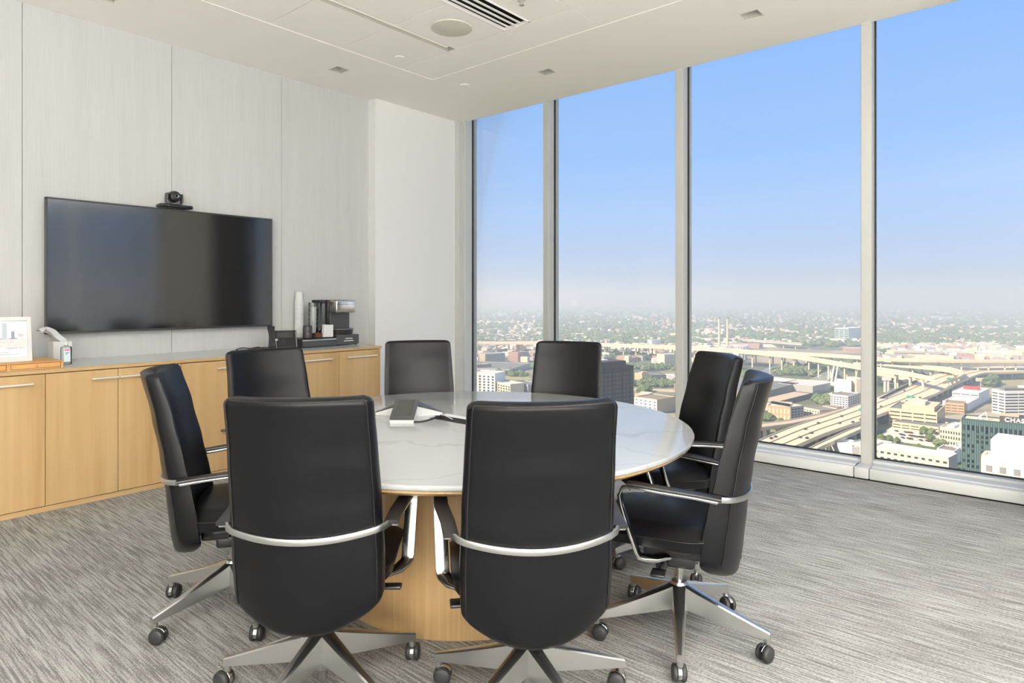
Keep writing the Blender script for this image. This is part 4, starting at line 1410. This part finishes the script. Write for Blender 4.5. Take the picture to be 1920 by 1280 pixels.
for k, (px0, px1, py, h, m_, lab) in enumerate([
        (1480, 1498, 621, 14, C_CREAM, 'small cream hall right of the twin chimneys'), (1376, 1426, 629, 13, C_TAN, 'long tan hall just right of the twin chimneys'),
        (1436, 1500, 635, 9, C_CREAM, 'long pale shed behind the highway bridge'), (1410, 1470, 645, 10, C_WHITE, 'white sheds directly above the highway bridge'),
        (1538, 1582, 637, 10, C_CREAM, 'cream hall in front of the green glass office'), (1592, 1616, 639, 13, C_WHITE, 'white hall under the green glass office'),
        (1586, 1616, 653, 10, C_BRICK, 'pink roofed hall right of the highway bridge'), (1333, 1345, 630, 8, C_WHITE, 'white shed left of the twin chimneys'),
        (1360, 1377, 648, 12, C_CONC, 'concrete plant hall at the foot of the chimneys'), (1374, 1390, 683, 12, C_TAN, 'small tan house under the highway bridge'),
        (1100, 1120, 631, 10, C_CREAM, 'pale long roof in the hazy suburb, second window'), (1056, 1092, 633, 9, C_WHITE, 'white industrial sheds in the hazy suburb, second window'),
        (1146, 1172, 628, 9, C_WHITE, 'white low roofs in the hazy middle of the second window'), (1214, 1222, 637, 24, C_WHITE, 'small white domed block behind the bridge, second window'),
        (1204, 1250, 622, 16, C_TAN, 'pinkish slab block far off at the second mullion'), (1256, 1268, 625, 26, C_CREAM, 'cream tower far off at the second mullion'),
        (1676, 1732, 658.5, 20, C_CREAM, 'large cream hall above the interchange, right window'), (1744, 1772, 661, 16, C_GREY, 'grey brick block right of the large cream hall'),
        (1786, 1822, 650.5, 18, C_BRICK, 'pink brick block in the middle distance, right window'), (1792, 1818, 659.5, 16, C_CREAM, 'cream block below the pink brick block'),
        (1822, 1880, 664, 10, C_TAN, 'long tan hall at the right of the interchange'), (1770, 1806, 646, 12, C_CREAM, 'pale halls before the wooded ridge, right window'),
        (1750, 1804, 594.5, 22, C_CREAM, 'wide pale building far off on the horizon, right window'), (1840, 1900, 655, 9, C_WHITE, 'white sheds at the far right of the interchange'),
        (1870, 1900, 633, 14, C_WHITE, 'white halls in the haze at the right edge'), (1660, 1700, 633, 8, C_CREAM, 'pale low hall in the haze left of the wooded ridge')]):
    h = round(h * .72, 1)
    Bq('distant_hall', lab, [(px0, py), (px1, py + .6)], h, m_, 34, C_ROOFL, [('front', max(4, int((px1 - px0) / 3)), 2, .5, .35, 1, h - 2)] if h > 11 else None)
# chimneys
for x, y0, lab in ((1348.5, 652, 'left of the two tall pale chimneys above the highway bridge'), (1364, 650, 'right of the two tall pale chimneys above the highway bridge')):
    bs = on_z(x, y0 + 6, GZ)
    d = depth_of(bs)
    hgt = (y0 + 6 - 594) * d / FPX
    o = thing('power_chimney', lab, 'chimney', bs, 0, 'twin power station chimneys')
    obj('stack', G().lathe([(3.3 * d / 1500, 0), (2.4 * d / 1500, hgt * .5), (2.0 * d / 1500, hgt)], 16), C_CONC, o)
    obj('stack_rim', G().lathe([(2.15 * d / 1500, hgt - 5), (2.15 * d / 1500, hgt + .4)], 16), C_BROWN, o)

# window 4
tw, hx, hy, F = Bq('teal_office', 'teal glass office block with a white bank sign on its roof', [(1803, 785.5), (2035, 808.5)], 52, C_TEAL, 17, C_CONC, None)
rw = random.Random(8)
dg_ = cmat('dark glass', (.010, .014, .018), .12)
g = G()
NC = 25
for i in range(NC):
    for j in range(15):
        if j == 14 or rw.random() < .55:
            x = -hx + 2 * hx * (i + .5) / NC
            z0 = 50.2 - (14 - j) * 3.0 - (4.4 if j == 14 else 2.6)
            g.box((x - .5, F * hy - .2, z0), (x + .5, F * hy + .12, z0 + (3.2 if j == 14 else 1.9)))
tag(obj('window_rows', g, dg_, tw, 0), kind='stuff')
g = G()
for k in range(NC * 2 + 1):
    x = -hx + 2 * hx * k / (NC * 2)
    g.box((x - .10, F * hy - .2, 0), (x + .10, F * hy + .25, 51.6))
tag(obj('facade_fin', g, cmat('fin', (.17, .23, .23), .4), tw, 0), kind='stuff')
xp = -hx + (1859 - 1803) * 391 / FPX
ys = sorted((F * (hy - 5), -F * (hy - 2)))
obj('penthouse', G().box((xp, ys[0], 51.6), (hx, ys[1], 55.6)), C_DARK, tw, 0)
obj('penthouse_roof', G().box((xp, ys[0], 55.6), (xp + 9, ys[1], 55.9)), C_TAN, tw, 0)
M['signwhite'] = pmat('white sign letters', (.9, .9, .9, 1), .5)
me = text_mesh('bank_sign', 'CHASE', 3.4, 'signwhite', .3, 1.12, .07)
xl_ = min(v_.co.x for v_ in me.vertices)
sg = obj('bank_sign', me, None, tw)
sg.rotation_euler = (PI / 2, 0, 0 if F < 0 else PI)
sg.location = (-hx + (1866.5 - 1803) * 391 / FPX - xl_, F * (hy - 5) + F * .5, 52.5)
sg['label'] = 'white capital letters CHASE'
g = G()
b0 = -hx + 9
g.cyl((b0 - 2.5, F * 2, 51.7), (b0 + 2.5, F * 1, 56.5), .45, 6).cyl((b0, F * 2.2, 51.7), (b0, F * 1.6, 54), .22, 6).cyl((b0 + 3, F * 1, 51.7), (b0 + 2.5, F * 1, 56.5), .22, 6)
obj('roof_rig', g, C_WHITE, tw, 0)

tb2, hx, hy, F = Bq('cream_block', 'cream block with square windows at the bottom right corner', [(1839.5, 855), (1990, 876.5)], 66, cmat('pale cream', (.80, .68, .47)), 9, cmat('pale cream', (.80, .68, .47)), None)
for k in range(7):
    x = -hx + 2.4 + k * 4.1
    obj('window', G().box((x - .9, F * hy - .3, 60.9), (x + .9, F * hy + .12, 63.1)), C_WINL, tb2, 0)
ys = sorted((-F * hy, -F * (hy + 16)))
obj('upper_storey', G().box((-hx + 1.5, ys[0], 40), (hx, ys[1], 71.2)), cmat('bright white', (.88, .86, .80)), tb2, 0)
g = G()
yy = -F * (hy + 8)
for k in range(12):
    a = -hx + 12 + k * 1.6
    g.cyl((a, yy, 71.2), (a + .8, yy, 74.3), .12, 5).cyl((a + .8, yy, 74.3), (a + 1.6, yy, 71.2), .12, 5)
g.cyl((-hx + 11, yy, 74.3), (-hx + 31, yy, 74.3), .15, 5)
obj('roof_truss', g, C_WHITE, tb2, 0)

Bq('office_block', 'white office block with dark ribbon windows behind the bank sign', [(1855, 730), (1884, 734), (1960, 733)], 25, C_WHITE, None, C_ROOFD, [('front', 3, 7, .93, .42, 3, 35), ('left', 2, 7, .8, .42, 3, 35)], extra=[('roof_plant', (.1, .6, .3, .7, 3), C_ROOFD), ('roof_plant', (.55, .9, .3, .7, 5), C_WHITE)])
o_, hx, hy, F = Bq('office_block', 'white banded office block with a red sign on its roof', [(1786, 733), (1835, 738), (1855, 729)], 13, C_WHITE, 26, C_WHITE, [('left', 3, 4, .88, .35, 2, 22)])
obj('roof_sign', G().box((hx * .2, -hy * .6, 13), (hx * .2 + 2, hy * .7, 17)), C_RED, o_, 0)
Bq('car_park', 'white flat deck below the red sign building', [(1766, 748), (1815, 757), (1836, 746)], 8, C_WHITE, 24, C_WHITE)
o_, hx, hy, F = Bq('office_block', 'tan stepped office block with horizontal slots beside the highway', [(1688, 767.5), (1757, 774), (1772, 760)], 16, cmat('sand', (.62, .49, .32)), 40, C_ROOFD, [('left', 4, 4, .88, .30, 2, 24), ('front', 2, 4, .9, .45, 2, 24)],
                   extra=[('upper_block', (.12, .9, .08, .75, 4), cmat('sand', (.62, .49, .32))), ('plant_room', (.3, .7, .3, .6, 7), C_CREAM)])
Bq('car_park', 'tan low podium in front of the stepped office block', [(1673, 791), (1760, 802), (1775, 793)], 6, cmat('sand', (.62, .49, .32)), 34, C_ROOFD, [('left', 5, 2, .86, .32, 1, 11)])
Bq('brick_building', 'brown brick office behind the stepped tan block', [(1772, 755), (1808, 758)], 10, C_ORANGE, 26, C_BROWN, [('front', 3, 3, .85, .25, 2, 19)])
Bq('brick_building', 'cream brick building with triple windows left of the teal office', [(1762, 801), (1806, 807)], 15, cmat('cream brick', (.66, .55, .38)), 34, C_ROOFL, [('front', 9, 3, .5, .5, 5, 22)], extra=[('roof_plant', (.2, .5, .2, .6, 2), C_WHITE), ('roof_plant', (.6, .9, .4, .8, 2), C_WHITE)])
Bq('apartment_block', 'long grey-beige block with grouped windows at the bottom of the right window', [(1636, 837), (1714, 850), (1779, 860)][0::2], 14, cmat('warm grey', (.50, .45, .41)), 20, cmat('sunlit roof', (.74, .66, .52)), [('front', 11, 3, .5, .32, 1, 17)])
Bq('warehouse', 'white box building between the grey-beige block and the teal office', [(1756, 842), (1790, 847)], 10, C_WHITE, 20, C_BROWN)
Bq('warehouse', 'small white building with white roof left of the teal office', [(1788, 839), (1803, 841)], 10, C_WHITE, 16, C_WHITE)

# ---- highways: slabs whose two edges are read off the photograph, on piers
def polyline(px, n, z):
    P = [on_z(x, y, z) for x, y in px]
    L = [0]
    for a, b in zip(P[:-1], P[1:]):
        L.append(L[-1] + (b - a).length)
    out = []
    for k in range(n):
        s = L[-1] * k / (n - 1)
        i = max(q for q in range(len(L)) if L[q] <= s + 1e-6)
        i = min(i, len(P) - 2)
        out.append(P[i].lerp(P[i + 1], (s - L[i]) / max(1e-6, L[i + 1] - L[i])))
    return out
def smooth_poly(P, it=2):
    for _ in range(it):
        P = [P[0]] + [(P[i - 1] + P[i] * 2 + P[i + 1]) / 4 for i in range(1, len(P) - 1)] + [P[-1]]
    return P
def highway(name, label, up, lo, h, mat=C_CONC, piers=0, n=40, lanes=0, cat='highway', thick=2.0):
    z = GZ + h
    A, Bp = smooth_poly(polyline(up, n, z)), smooth_poly(polyline(lo, n, z))
    t_ = thing(name, label, cat, (A[0].x, A[0].y, GZ))
    o0 = Vector((A[0].x, A[0].y, GZ))
    rows = [[a - o0, b - o0, b - o0 - Vector((0, 0, thick)), a - o0 - Vector((0, 0, thick))] for a, b in zip(A, Bp)]
    obj('deck', G().loft(rows), mat, t_, 0)
    for side in (A, Bp):
        g = G()
        rows = []
        for a, b in zip(A, Bp):
            c = (b - a).normalized()
            p = (a if side is A else b) - o0
            s_ = c * (.5 if side is A else -.5)
            rows.append([p, p + s_, p + s_ + Vector((0, 0, 1.1)), p + Vector((0, 0, 1.1))])
        obj('parapet', g.loft(rows), C_CREAM, t_, 0)
    for k in range(lanes):
        f_ = (k + 1) / (lanes + 1)
        rows = []
        for a, b in zip(A, Bp):
            p = a.lerp(b, f_) - o0
            c = (b - a).normalized() * .3
            rows.append([p - c, p + c, p + c + Vector((0, 0, .8)), p - c + Vector((0, 0, .8))])
        obj('barrier', G().loft(rows), C_TAN, t_, 0)
    if piers:
        for k in range(piers):
            i = int((k + .5) * (n - 1) / piers)
            for f_ in (.2, .8):
                p = A[i].lerp(Bp[i], f_) - o0
                obj('pier', G().box((p.x - 1.0, p.y - 1.0, 0), (p.x + 1.0, p.y + 1.0, h - thick)), C_CREAM, t_, 0)
    return A, Bp
MA, MB_ = highway('highway', 'broad tan highway running from the third window across to the right window',
        [(1396, 838), (1428, 824), (1480, 802), (1538, 783), (1583, 768.6), (1616, 756), (1645, 744), (1680, 729), (1715, 714), (1745, 703.5), (1775, 696), (1810, 690), (1850, 687), (1925, 688)],
        [(1424, 868), (1455, 853), (1498, 834.6), (1540, 815.7), (1583, 801), (1616, 789.7), (1644, 780), (1687, 764), (1708, 756), (1752, 740), (1794, 719), (1815, 709.5), (1845, 699), (1925, 697)], 12, C_CONC, 24, 70, 2)
highway('slip_road', 'curving tan slip road left of the broad highway', [(1400, 797.5), (1440, 793), (1480, 788), (1540, 776), (1583, 764)], [(1400, 806), (1440, 801), (1480, 796), (1540, 783.5), (1583, 769)], 12, C_TAN, 10)
highway('slip_road', 'tan slip road below the broad highway by the third mullion', [(1500, 850), (1522, 838), (1568.7, 816), (1616, 795), (1640, 786)], [(1510, 856), (1539, 839), (1583, 820), (1616, 805), (1645, 793)], 9, C_CONC, 8)
highway('viaduct', 'high viaduct crossing the whole view behind the chairs', [(840, 640.5), (886, 640.5), (1017, 641.5), (1122, 644), (1265, 648.5), (1297, 649.5), (1410, 657), (1496, 666), (1616.6, 686), (1645, 689), (1687, 695), (1724, 702), (1752, 709)],
        [(840, 643.5), (886, 643.5), (1017, 644.5), (1122, 647.5), (1265, 653), (1297, 654.5), (1410, 662), (1496, 671), (1616.6, 691.5), (1645, 694.5), (1687, 700), (1724, 706.5), (1752, 713)], 26, C_CONC, 34, 80)
highway('viaduct', 'upper distant viaduct from the third window to the right edge', [(1440, 658.5), (1496, 661), (1616, 668), (1645, 671), (1724, 673.5), (1800, 674.5), (1925, 675)],
        [(1440, 661), (1496, 664), (1616, 671.5), (1645, 674.5), (1724, 676.5), (1800, 677.5), (1925, 678)], 26, C_CONC, 20, 50)
highway('slip_road', 'curving ramp at the top of the interchange, right window', [(1600, 675), (1645, 678.5), (1687, 682), (1734, 686), (1762, 687.5), (1785, 690), (1803, 695), (1809, 701), (1800, 707), (1780, 714)],
        [(1600, 680), (1645, 682.5), (1687, 686), (1734, 690), (1760, 692.5), (1778, 695.5), (1791, 700), (1796, 704), (1788, 709), (1768, 717)], 18, C_CONC, 12, 50)
highway('slip_road', 'loop ramp joining the broad highway, right window', [(1628, 693), (1644.7, 696), (1677.5, 701.5), (1705.6, 706.5), (1719, 712), (1722, 717), (1705, 725), (1680, 737), (1660, 747)],
        [(1628, 698), (1644.7, 701), (1675, 706), (1697, 711), (1706, 714.5), (1707, 718), (1692, 725), (1668, 737), (1648, 747)], 12, C_CONC, 8, 50)
highway('bridge', 'dark low bridge left of the pale sheds, third window', [(1296, 631.5), (1360, 634), (1440, 639), (1503, 643.5)], [(1296, 633), (1360, 636), (1440, 641.5), (1503, 646)], 12, C_GREY, 10)
highway('bridge', 'white road bridge running to the white pylons, third window', [(1432, 706.5), (1480, 711), (1520, 713.5), (1565, 716)], [(1432, 710.5), (1480, 714.5), (1520, 717.5), (1565, 720)], 8, C_WHITE, 6)

# cable-stayed pylons
bs = on_z(1560, 727, GZ)
d = depth_of(bs)
o = thing('bridge_pylon', 'white leaning twin pylons with fanned cables', 'bridge pylon', bs)
u = d / FPX
def loc_px(x, y):
    return Vector(((x - 1560) * u * RX, (x - 1560) * u * RY, (727 - y) * u))
for a, b in (((1557, 727), (1564, 686)), ((1564.5, 723), (1571, 685.6))):
    obj('pylon_leg', G().cyl(loc_px(*a), loc_px(*b), 1.5, 8, 1.0), C_WHITE, o)
for k in range(7):
    obj('stay_cable', G().cyl(loc_px(1564 - k * .1, 690 + k * 2.2), loc_px(1516 + k * 5, 713 + k * .6), .22, 5), C_WHITE, o)
for k in range(5):
    obj('stay_cable', G().cyl(loc_px(1571, 690 + k * 2.2), loc_px(1592 - k * 3, 708), .2, 5), C_WHITE, o)
# white twin-post sign structure, gantries and billboard
bs = on_z(1662, 735, GZ)
o = thing('sign_mast', 'white twin-post mast beside the loop ramp', 'mast', bs, YAW)
u = depth_of(bs) / FPX
for a in (-3, 3):
    obj('mast_post', G().box((a * u - 1.0, -1, 0), (a * u + 1.0, 1, 24 * u)), C_WHITE, o, 0)
obj('mast_head', G().box((-7 * u, -1.5, 22 * u), (8 * u, 1.5, 28 * u)), C_WHITE, o, 0)
for (x, y, w_, lab) in ((1707, 744, 15, 'green highway signs over the nearer lanes'), (1784, 710, 17, 'green highway signs over the farther lanes'), (1614, 768, 9, 'green highway sign at the third mullion')):
    bs = on_z(x, y + 6, GZ + 12)
    u = depth_of(bs) / FPX
    o = thing('sign_gantry', lab, 'road sign', bs, YAW, 'green highway signs')
    obj('gantry_frame', G().box((-w_ * u * .55, -.3, 0), (-w_ * u * .53, .3, 7 * u)).box((w_ * u * .53, -.3, 0), (w_ * u * .55, .3, 7 * u)).box((-w_ * u * .55, -.3, 6.4 * u), (w_ * u * .55, .3, 7 * u)), C_GREY, o, 0)
    obj('sign_panel', G().box((-w_ * u * .5, -.5, 4.2 * u), (-w_ * u * .02, -.3, 8.6 * u)), C_GREEN, o, 0)
    obj('sign_panel', G().box((w_ * u * .05, -.5, 4.0 * u), (w_ * u * .5, -.3, 7.6 * u)), C_GREEN, o, 0)
bs = on_z(1839, 724, GZ)
u = depth_of(bs) / FPX
o = thing('billboard', 'pale blank billboard on a post beside the highway', 'billboard', bs, YAW)
obj('post', G().cyl((0, 0, 0), (0, 0, 12 * u), .8, 8), C_GREY, o)
obj('panel', G().box((-9 * u, -.5, 9.5 * u), (9 * u, .5, 16 * u)), cmat('billboard yellow', (.74, .70, .50)), o, 0)
bs = on_z(1920, 707, GZ)
u = depth_of(bs) / FPX
o = thing('white_tower_block', 'white slab building at the right edge beyond the grass', 'building', bs, YAW)
obj('walls', G().box((-8 * u, -8, 0), (14 * u, 20, 16 * u)), C_WHITE, o, 0)
obj('window_strip', G().box((-4 * u, -8.3, 4 * u), (-2 * u, -8, 14 * u)), C_WINL, o, 0)

# ground patches
patch([(1850, 706), (1925, 704), (1925, 724), (1862, 722)], cmat('dry grass', (.30, .27, .12)), 'grass_field', 'dry grass field behind the white ribbon-window office', 'grass', kind='stuff')
patch([(1414, 704), (1436, 690), (1470, 682.5), (1510, 679), (1492, 688), (1462, 698), (1466, 706)], cmat('river', (.10, .115, .13), .12), 'river', 'grey river bending below the viaduct', 'river', kind='stuff')
patch([(1645, 832), (1652, 815), (1672, 800), (1766, 816), (1752, 838), (1700, 830)], cmat('parking', (.66, .58, .45)), 'parking_lot', 'sunlit parking lot full of cars, right window', 'parking lot')
patch([(1408, 830), (1412, 802), (1475, 800), (1440, 822)], cmat('verge', (.26, .24, .10)), 'grass_verge', 'grass verge beside the broad highway', 'grass', kind='stuff')
patch([(940, 706), (990, 694), (994, 712), (965, 712)], cmat('park', (.30, .28, .11)), 'grass_lot', 'sunlit grass lot left of the far chair', 'grass', kind='stuff')
patch([(1660, 712), (1695, 709), (1700, 714), (1672, 724), (1655, 725)], cmat('verge', (.26, .24, .10)), 'grass_island', 'grass inside the loop ramp', 'grass', kind='stuff')
patch([(1190, 728), (1268, 730), (1268, 735), (1190, 732)], C_TAN, 'rail_track', 'tan track bed between the tree rows, second window', 'road')
patch([(1535, 745), (1560, 735), (1558, 752), (1540, 757)], C_CONC, 'yard', 'pale yard between the halls, third window', 'yard')

# cars
carm = G().rbox((-2.2, -.9, .3), (2.2, .9, .95), .12, 1).rbox((-1.2, -.8, .9), (1.1, .8, 1.5), .15, 1)
CARM = [mesh_of('car', carm, cmat('car %d' % k, c, .3), 0) for k, c in enumerate(((.03, .03, .035), (.10, .10, .11), (.6, .59, .57), (.09, .03, .03), (.05, .06, .09)))]
rr = random.Random(11)
def car(p, rot, lab, grp, k=None):
    o = bpy.data.objects.new('car', CARM[rr.randrange(5) if k is None else k])
    COL.objects.link(o)
    o.location = p
    o.rotation_euler = (0, 0, rot)
    tag(o, lab, 'car', grp)
for (x, y) in ((1446, 821.5), (1454, 818.5), (1510, 804), (1534.5, 793), (1521.5, 811.5), (1513, 821), (1500, 819.5), (1574, 793), (1599, 791), (1614, 786), (1578, 780), (1663, 746.5), (1652, 762), (1725, 745), (1758, 720.5), (1769, 717.5), (1747, 712), (1740, 715), (1696, 732), (1700, 752)):
    p = on_z(x, y + 1, GZ + 12)
    i = min(range(len(MA)), key=lambda q: (MA[q] - p).length)
    dr = MA[min(i + 1, len(MA) - 1)] - MA[max(i - 1, 0)]
    car(p, math.atan2(dr.y, dr.x), 'tiny car driving on the broad highway', 'cars on the highway')
for r_ in range(3):
    for k in range(13):
        x = 1680 + k * 5.9 + r_ * 3 + rr.uniform(-1, 1)
        y = 808.5 + r_ * 6.2 + k * .75 + rr.uniform(-.3, .3)
        if rr.random() < .8:
            car(on_z(x, y, GZ + .16), YAW + PI / 2, 'tiny parked car in the sunlit parking lot', 'cars in the parking lot')

# ---- trees
def tree_blob(g, p, r, rg):
    """a low, lumpy crown"""
    n = 6
    rows = []
    for zf, rf in ((.0, .55), (.35, 1.0), (.75, .75), (1.0, .2)):
        rows.append([p + Vector((math.cos(2 * PI * k / n + zf * 2) * r * rf * rg.uniform(.8, 1.15), math.sin(2 * PI * k / n + zf * 2) * r * rf * rg.uniform(.8, 1.15), zf * r * 1.5 * rg.uniform(.9, 1.1))) for k in range(n)])
    g.loft(rows)
rg = random.Random(3)
CL = [  # px centre, spread, count, crown radius, label
    (925, 652, 30, 3, 60, 9), (960, 654, 26, 2.5, 40, 9), (945, 700, 20, 5, 26, 7), (975, 705, 16, 3, 14, 6), (1150, 668, 26, 5, 90, 9), (1195, 672, 26, 4, 70, 9), (1230, 692, 40, 3, 60, 8),
    (1215, 722, 26, 3, 50, 7), (1250, 724, 16, 3, 30, 7), (1205, 735, 10, 5, 14, 7), (1255, 684, 14, 2, 14, 7), (1520, 698, 36, 6, 130, 10), (1490, 702, 26, 3, 60, 9), (1440, 785, 14, 5, 20, 7), (1430, 815, 6, 3, 8, 6), (1419, 819, 6, 3, 8, 6), (1461, 805, 5, 2, 6, 7),
    (1540, 758, 12, 4, 16, 7), (1553, 752, 5, 3, 8, 7), (1530, 752, 6, 3, 8, 7), (1400, 708, 20, 3, 30, 8), (1655, 664, 16, 3, 30, 9), (1700, 668, 8, 2, 8, 8), (1718, 668, 8, 2, 12, 9), (1680, 717, 12, 3, 14, 6), (1858, 722, 9, 3, 14, 11),
    (1720, 705, 14, 2, 12, 6), (1552, 648, 30, 3, 40, 10), (1600, 648, 14, 2, 20, 9), (1500, 640, 40, 3, 30, 9), (1653, 826, 5, 1, 3, 4), (1668, 827, 4, 1, 3, 4), (1682, 830, 4, 1, 3, 4), (1733, 812, 4, 2, 4, 5), (1746, 815, 4, 1, 3, 5), (1722, 842, 8, 2, 8, 4), (1770, 835, 9, 3, 9, 5), (1745, 824, 8, 2, 6, 4),
    (1710, 640, 60, 6, 110, 12), (1760, 644, 30, 4, 50, 11), (1900, 652, 24, 5, 60, 10), (1660, 646, 30, 3, 50, 10), (1580, 690, 20, 3, 20, 8), (1640, 660, 12, 4, 24, 9)]
near = [G(), G()]
for cx_, cy_, sx_, sy_, cnt, r in CL:
    for k in range(cnt):
        p = on_z(cx_ + rg.gauss(0, sx_ * .5), cy_ + rg.gauss(0, sy_ * .5), GZ)
        tree_blob(near[rg.random() < .35], p, r * rg.uniform(.45, .95), rg)
for g, m_, l in zip(near, (C_LEAF, C_LEAF2), ('dark green clumps of trees between the buildings', 'paler green clumps of trees between the buildings')):
    tag(obj('tree_clumps', g, m_, None, 0), l, 'trees', None, 'stuff')
far = [G(), G()]
hz = {k: G() for k in ('w', 'c', 'r', 'g')}
for k in range(9000):
    x = rg.uniform(780, 2080)
    inv = rg.uniform(1 / 6500, 1 / 1650)
    dd = 1 / inv
    y = YH + FPX * (CH - GZ) / dd
    p = on_z(x, y, GZ)
    cl = math.sin(p.x * .0061 + 1.3) * math.sin(p.y * .0047) + .5 * math.sin(p.x * .017 + p.y * .013)
    if cl > -.25 or rg.random() < .25:
        tree_blob(far[rg.random() < .3], p, rg.uniform(5, 9) * (1 + dd / 7000), rg)
for k in range(5200):
    x = rg.uniform(780, 2080)
    inv = rg.uniform(1 / 6200, 1 / 1500) if k > 700 else rg.uniform(1 / 1700, 1 / 1250)
    dd = 1 / inv
    y = YH + FPX * (CH - GZ) / dd
    if 645 < y < 700 and 1400 < x < 1620: continue
    p = on_z(x, y, GZ)
    big = rg.random() < .09
    a, b, hh_ = (rg.uniform(16, 44), rg.uniform(10, 22), rg.uniform(6, 11)) if big else (rg.uniform(5, 9), rg.uniform(4, 7), rg.uniform(7, 12))
    key = rg.choices(['w', 'c', 'r', 'g'], [3, 4, 1.2, 3])[0]
    mt = Matrix.Translation(p) @ Matrix.Rotation(rg.choice([.1, .1 + PI / 2]) + rg.gauss(0, .08), 4, 'Z')
    hz[key].box((-a, -b, 0), (a, b, hh_), mt)
for g, m_, l in zip(far, (C_LEAF, C_LEAF2), ('dark tree cover of the hazy suburbs', 'paler tree cover of the hazy suburbs')):
    tag(obj('suburb_trees', g, m_, None, 0), l, 'trees', None, 'stuff')
for k, m_, l in (('w', C_WHITE, 'scattered white houses and roofs of the hazy suburbs'), ('c', C_CREAM, 'scattered cream houses and roofs of the hazy suburbs'), ('r', C_BRICK, 'scattered brick houses of the hazy suburbs'), ('g', C_GREY, 'scattered grey roofs of the hazy suburbs')):
    tag(obj('suburb_houses', hz[k], m_, None, 0), l, 'houses', None, 'stuff')

# ---- haze: thin scattering air outside, with the room cut out of it
hzb = G()
hzb.box((-9000, -9000, GZ - 1), (9000, 9000, 70))
hzb.box((-260, -260, GZ - .5), (260, 260, 60))
me = bpy.data.meshes.new('haze')
me.from_pydata([tuple(p) for p in hzb.v], [], [f if i < 6 else f[::-1] for i, f in enumerate(hzb.f)])
hm = bpy.data.materials.new('summer haze')
hm.use_nodes = True
t = hm.node_tree
t.nodes.clear()
oo, vsn = t.nodes.new('ShaderNodeOutputMaterial'), t.nodes.new('ShaderNodeVolumeScatter')
vsn.inputs['Color'].default_value = (.76, .89, 1.0, 1)
vsn.inputs['Density'].default_value = 0.00040
vsn.inputs['Anisotropy'].default_value = 0.25
vab, vad = t.nodes.new('ShaderNodeVolumeAbsorption'), t.nodes.new('ShaderNodeAddShader')
vab.inputs['Color'].default_value = (0, 0, 0, 1)
vab.inputs['Density'].default_value = 0.00009
t.links.new(vsn.outputs[0], vad.inputs[0])
t.links.new(vab.outputs[0], vad.inputs[1])
t.links.new(vad.outputs[0], oo.inputs['Volume'])
hm.cycles.homogeneous_volume = True
me.materials.append(hm)
ho = bpy.data.objects.new('haze', me)
COL.objects.link(ho)
tag(ho, 'pale summer haze over the city', 'haze', None, 'stuff')

# daylight portals in the window openings (guide the sky light into the room)
def portal(name, loc, rot, sx_, sy_):
    l = bpy.data.lights.new(name, 'AREA')
    l.shape = 'RECTANGLE'
    l.size, l.size_y = sx_, sy_
    l.cycles.is_portal = True
    o = bpy.data.objects.new(name, l)
    COL.objects.link(o)
    o.location = loc
    o.rotation_euler = rot
    return o
portal('window_portal', ((XCH + XC0) / 2, YG + .08, ZC / 2 + .05), (-PI / 2, 0, 0), XC0 - XCH, ZC - .1)
portal('window_portal', ((XC1 + XR) / 2, YG + .08, ZC / 2 + .05), (-PI / 2, 0, 0), XR - XC1, ZC - .1)
portal('window_portal', (XR + .18, (2.69 + YG) / 2, ZC / 2 + .05), (0, PI / 2, 0), ZC - .1, YG - 2.69)
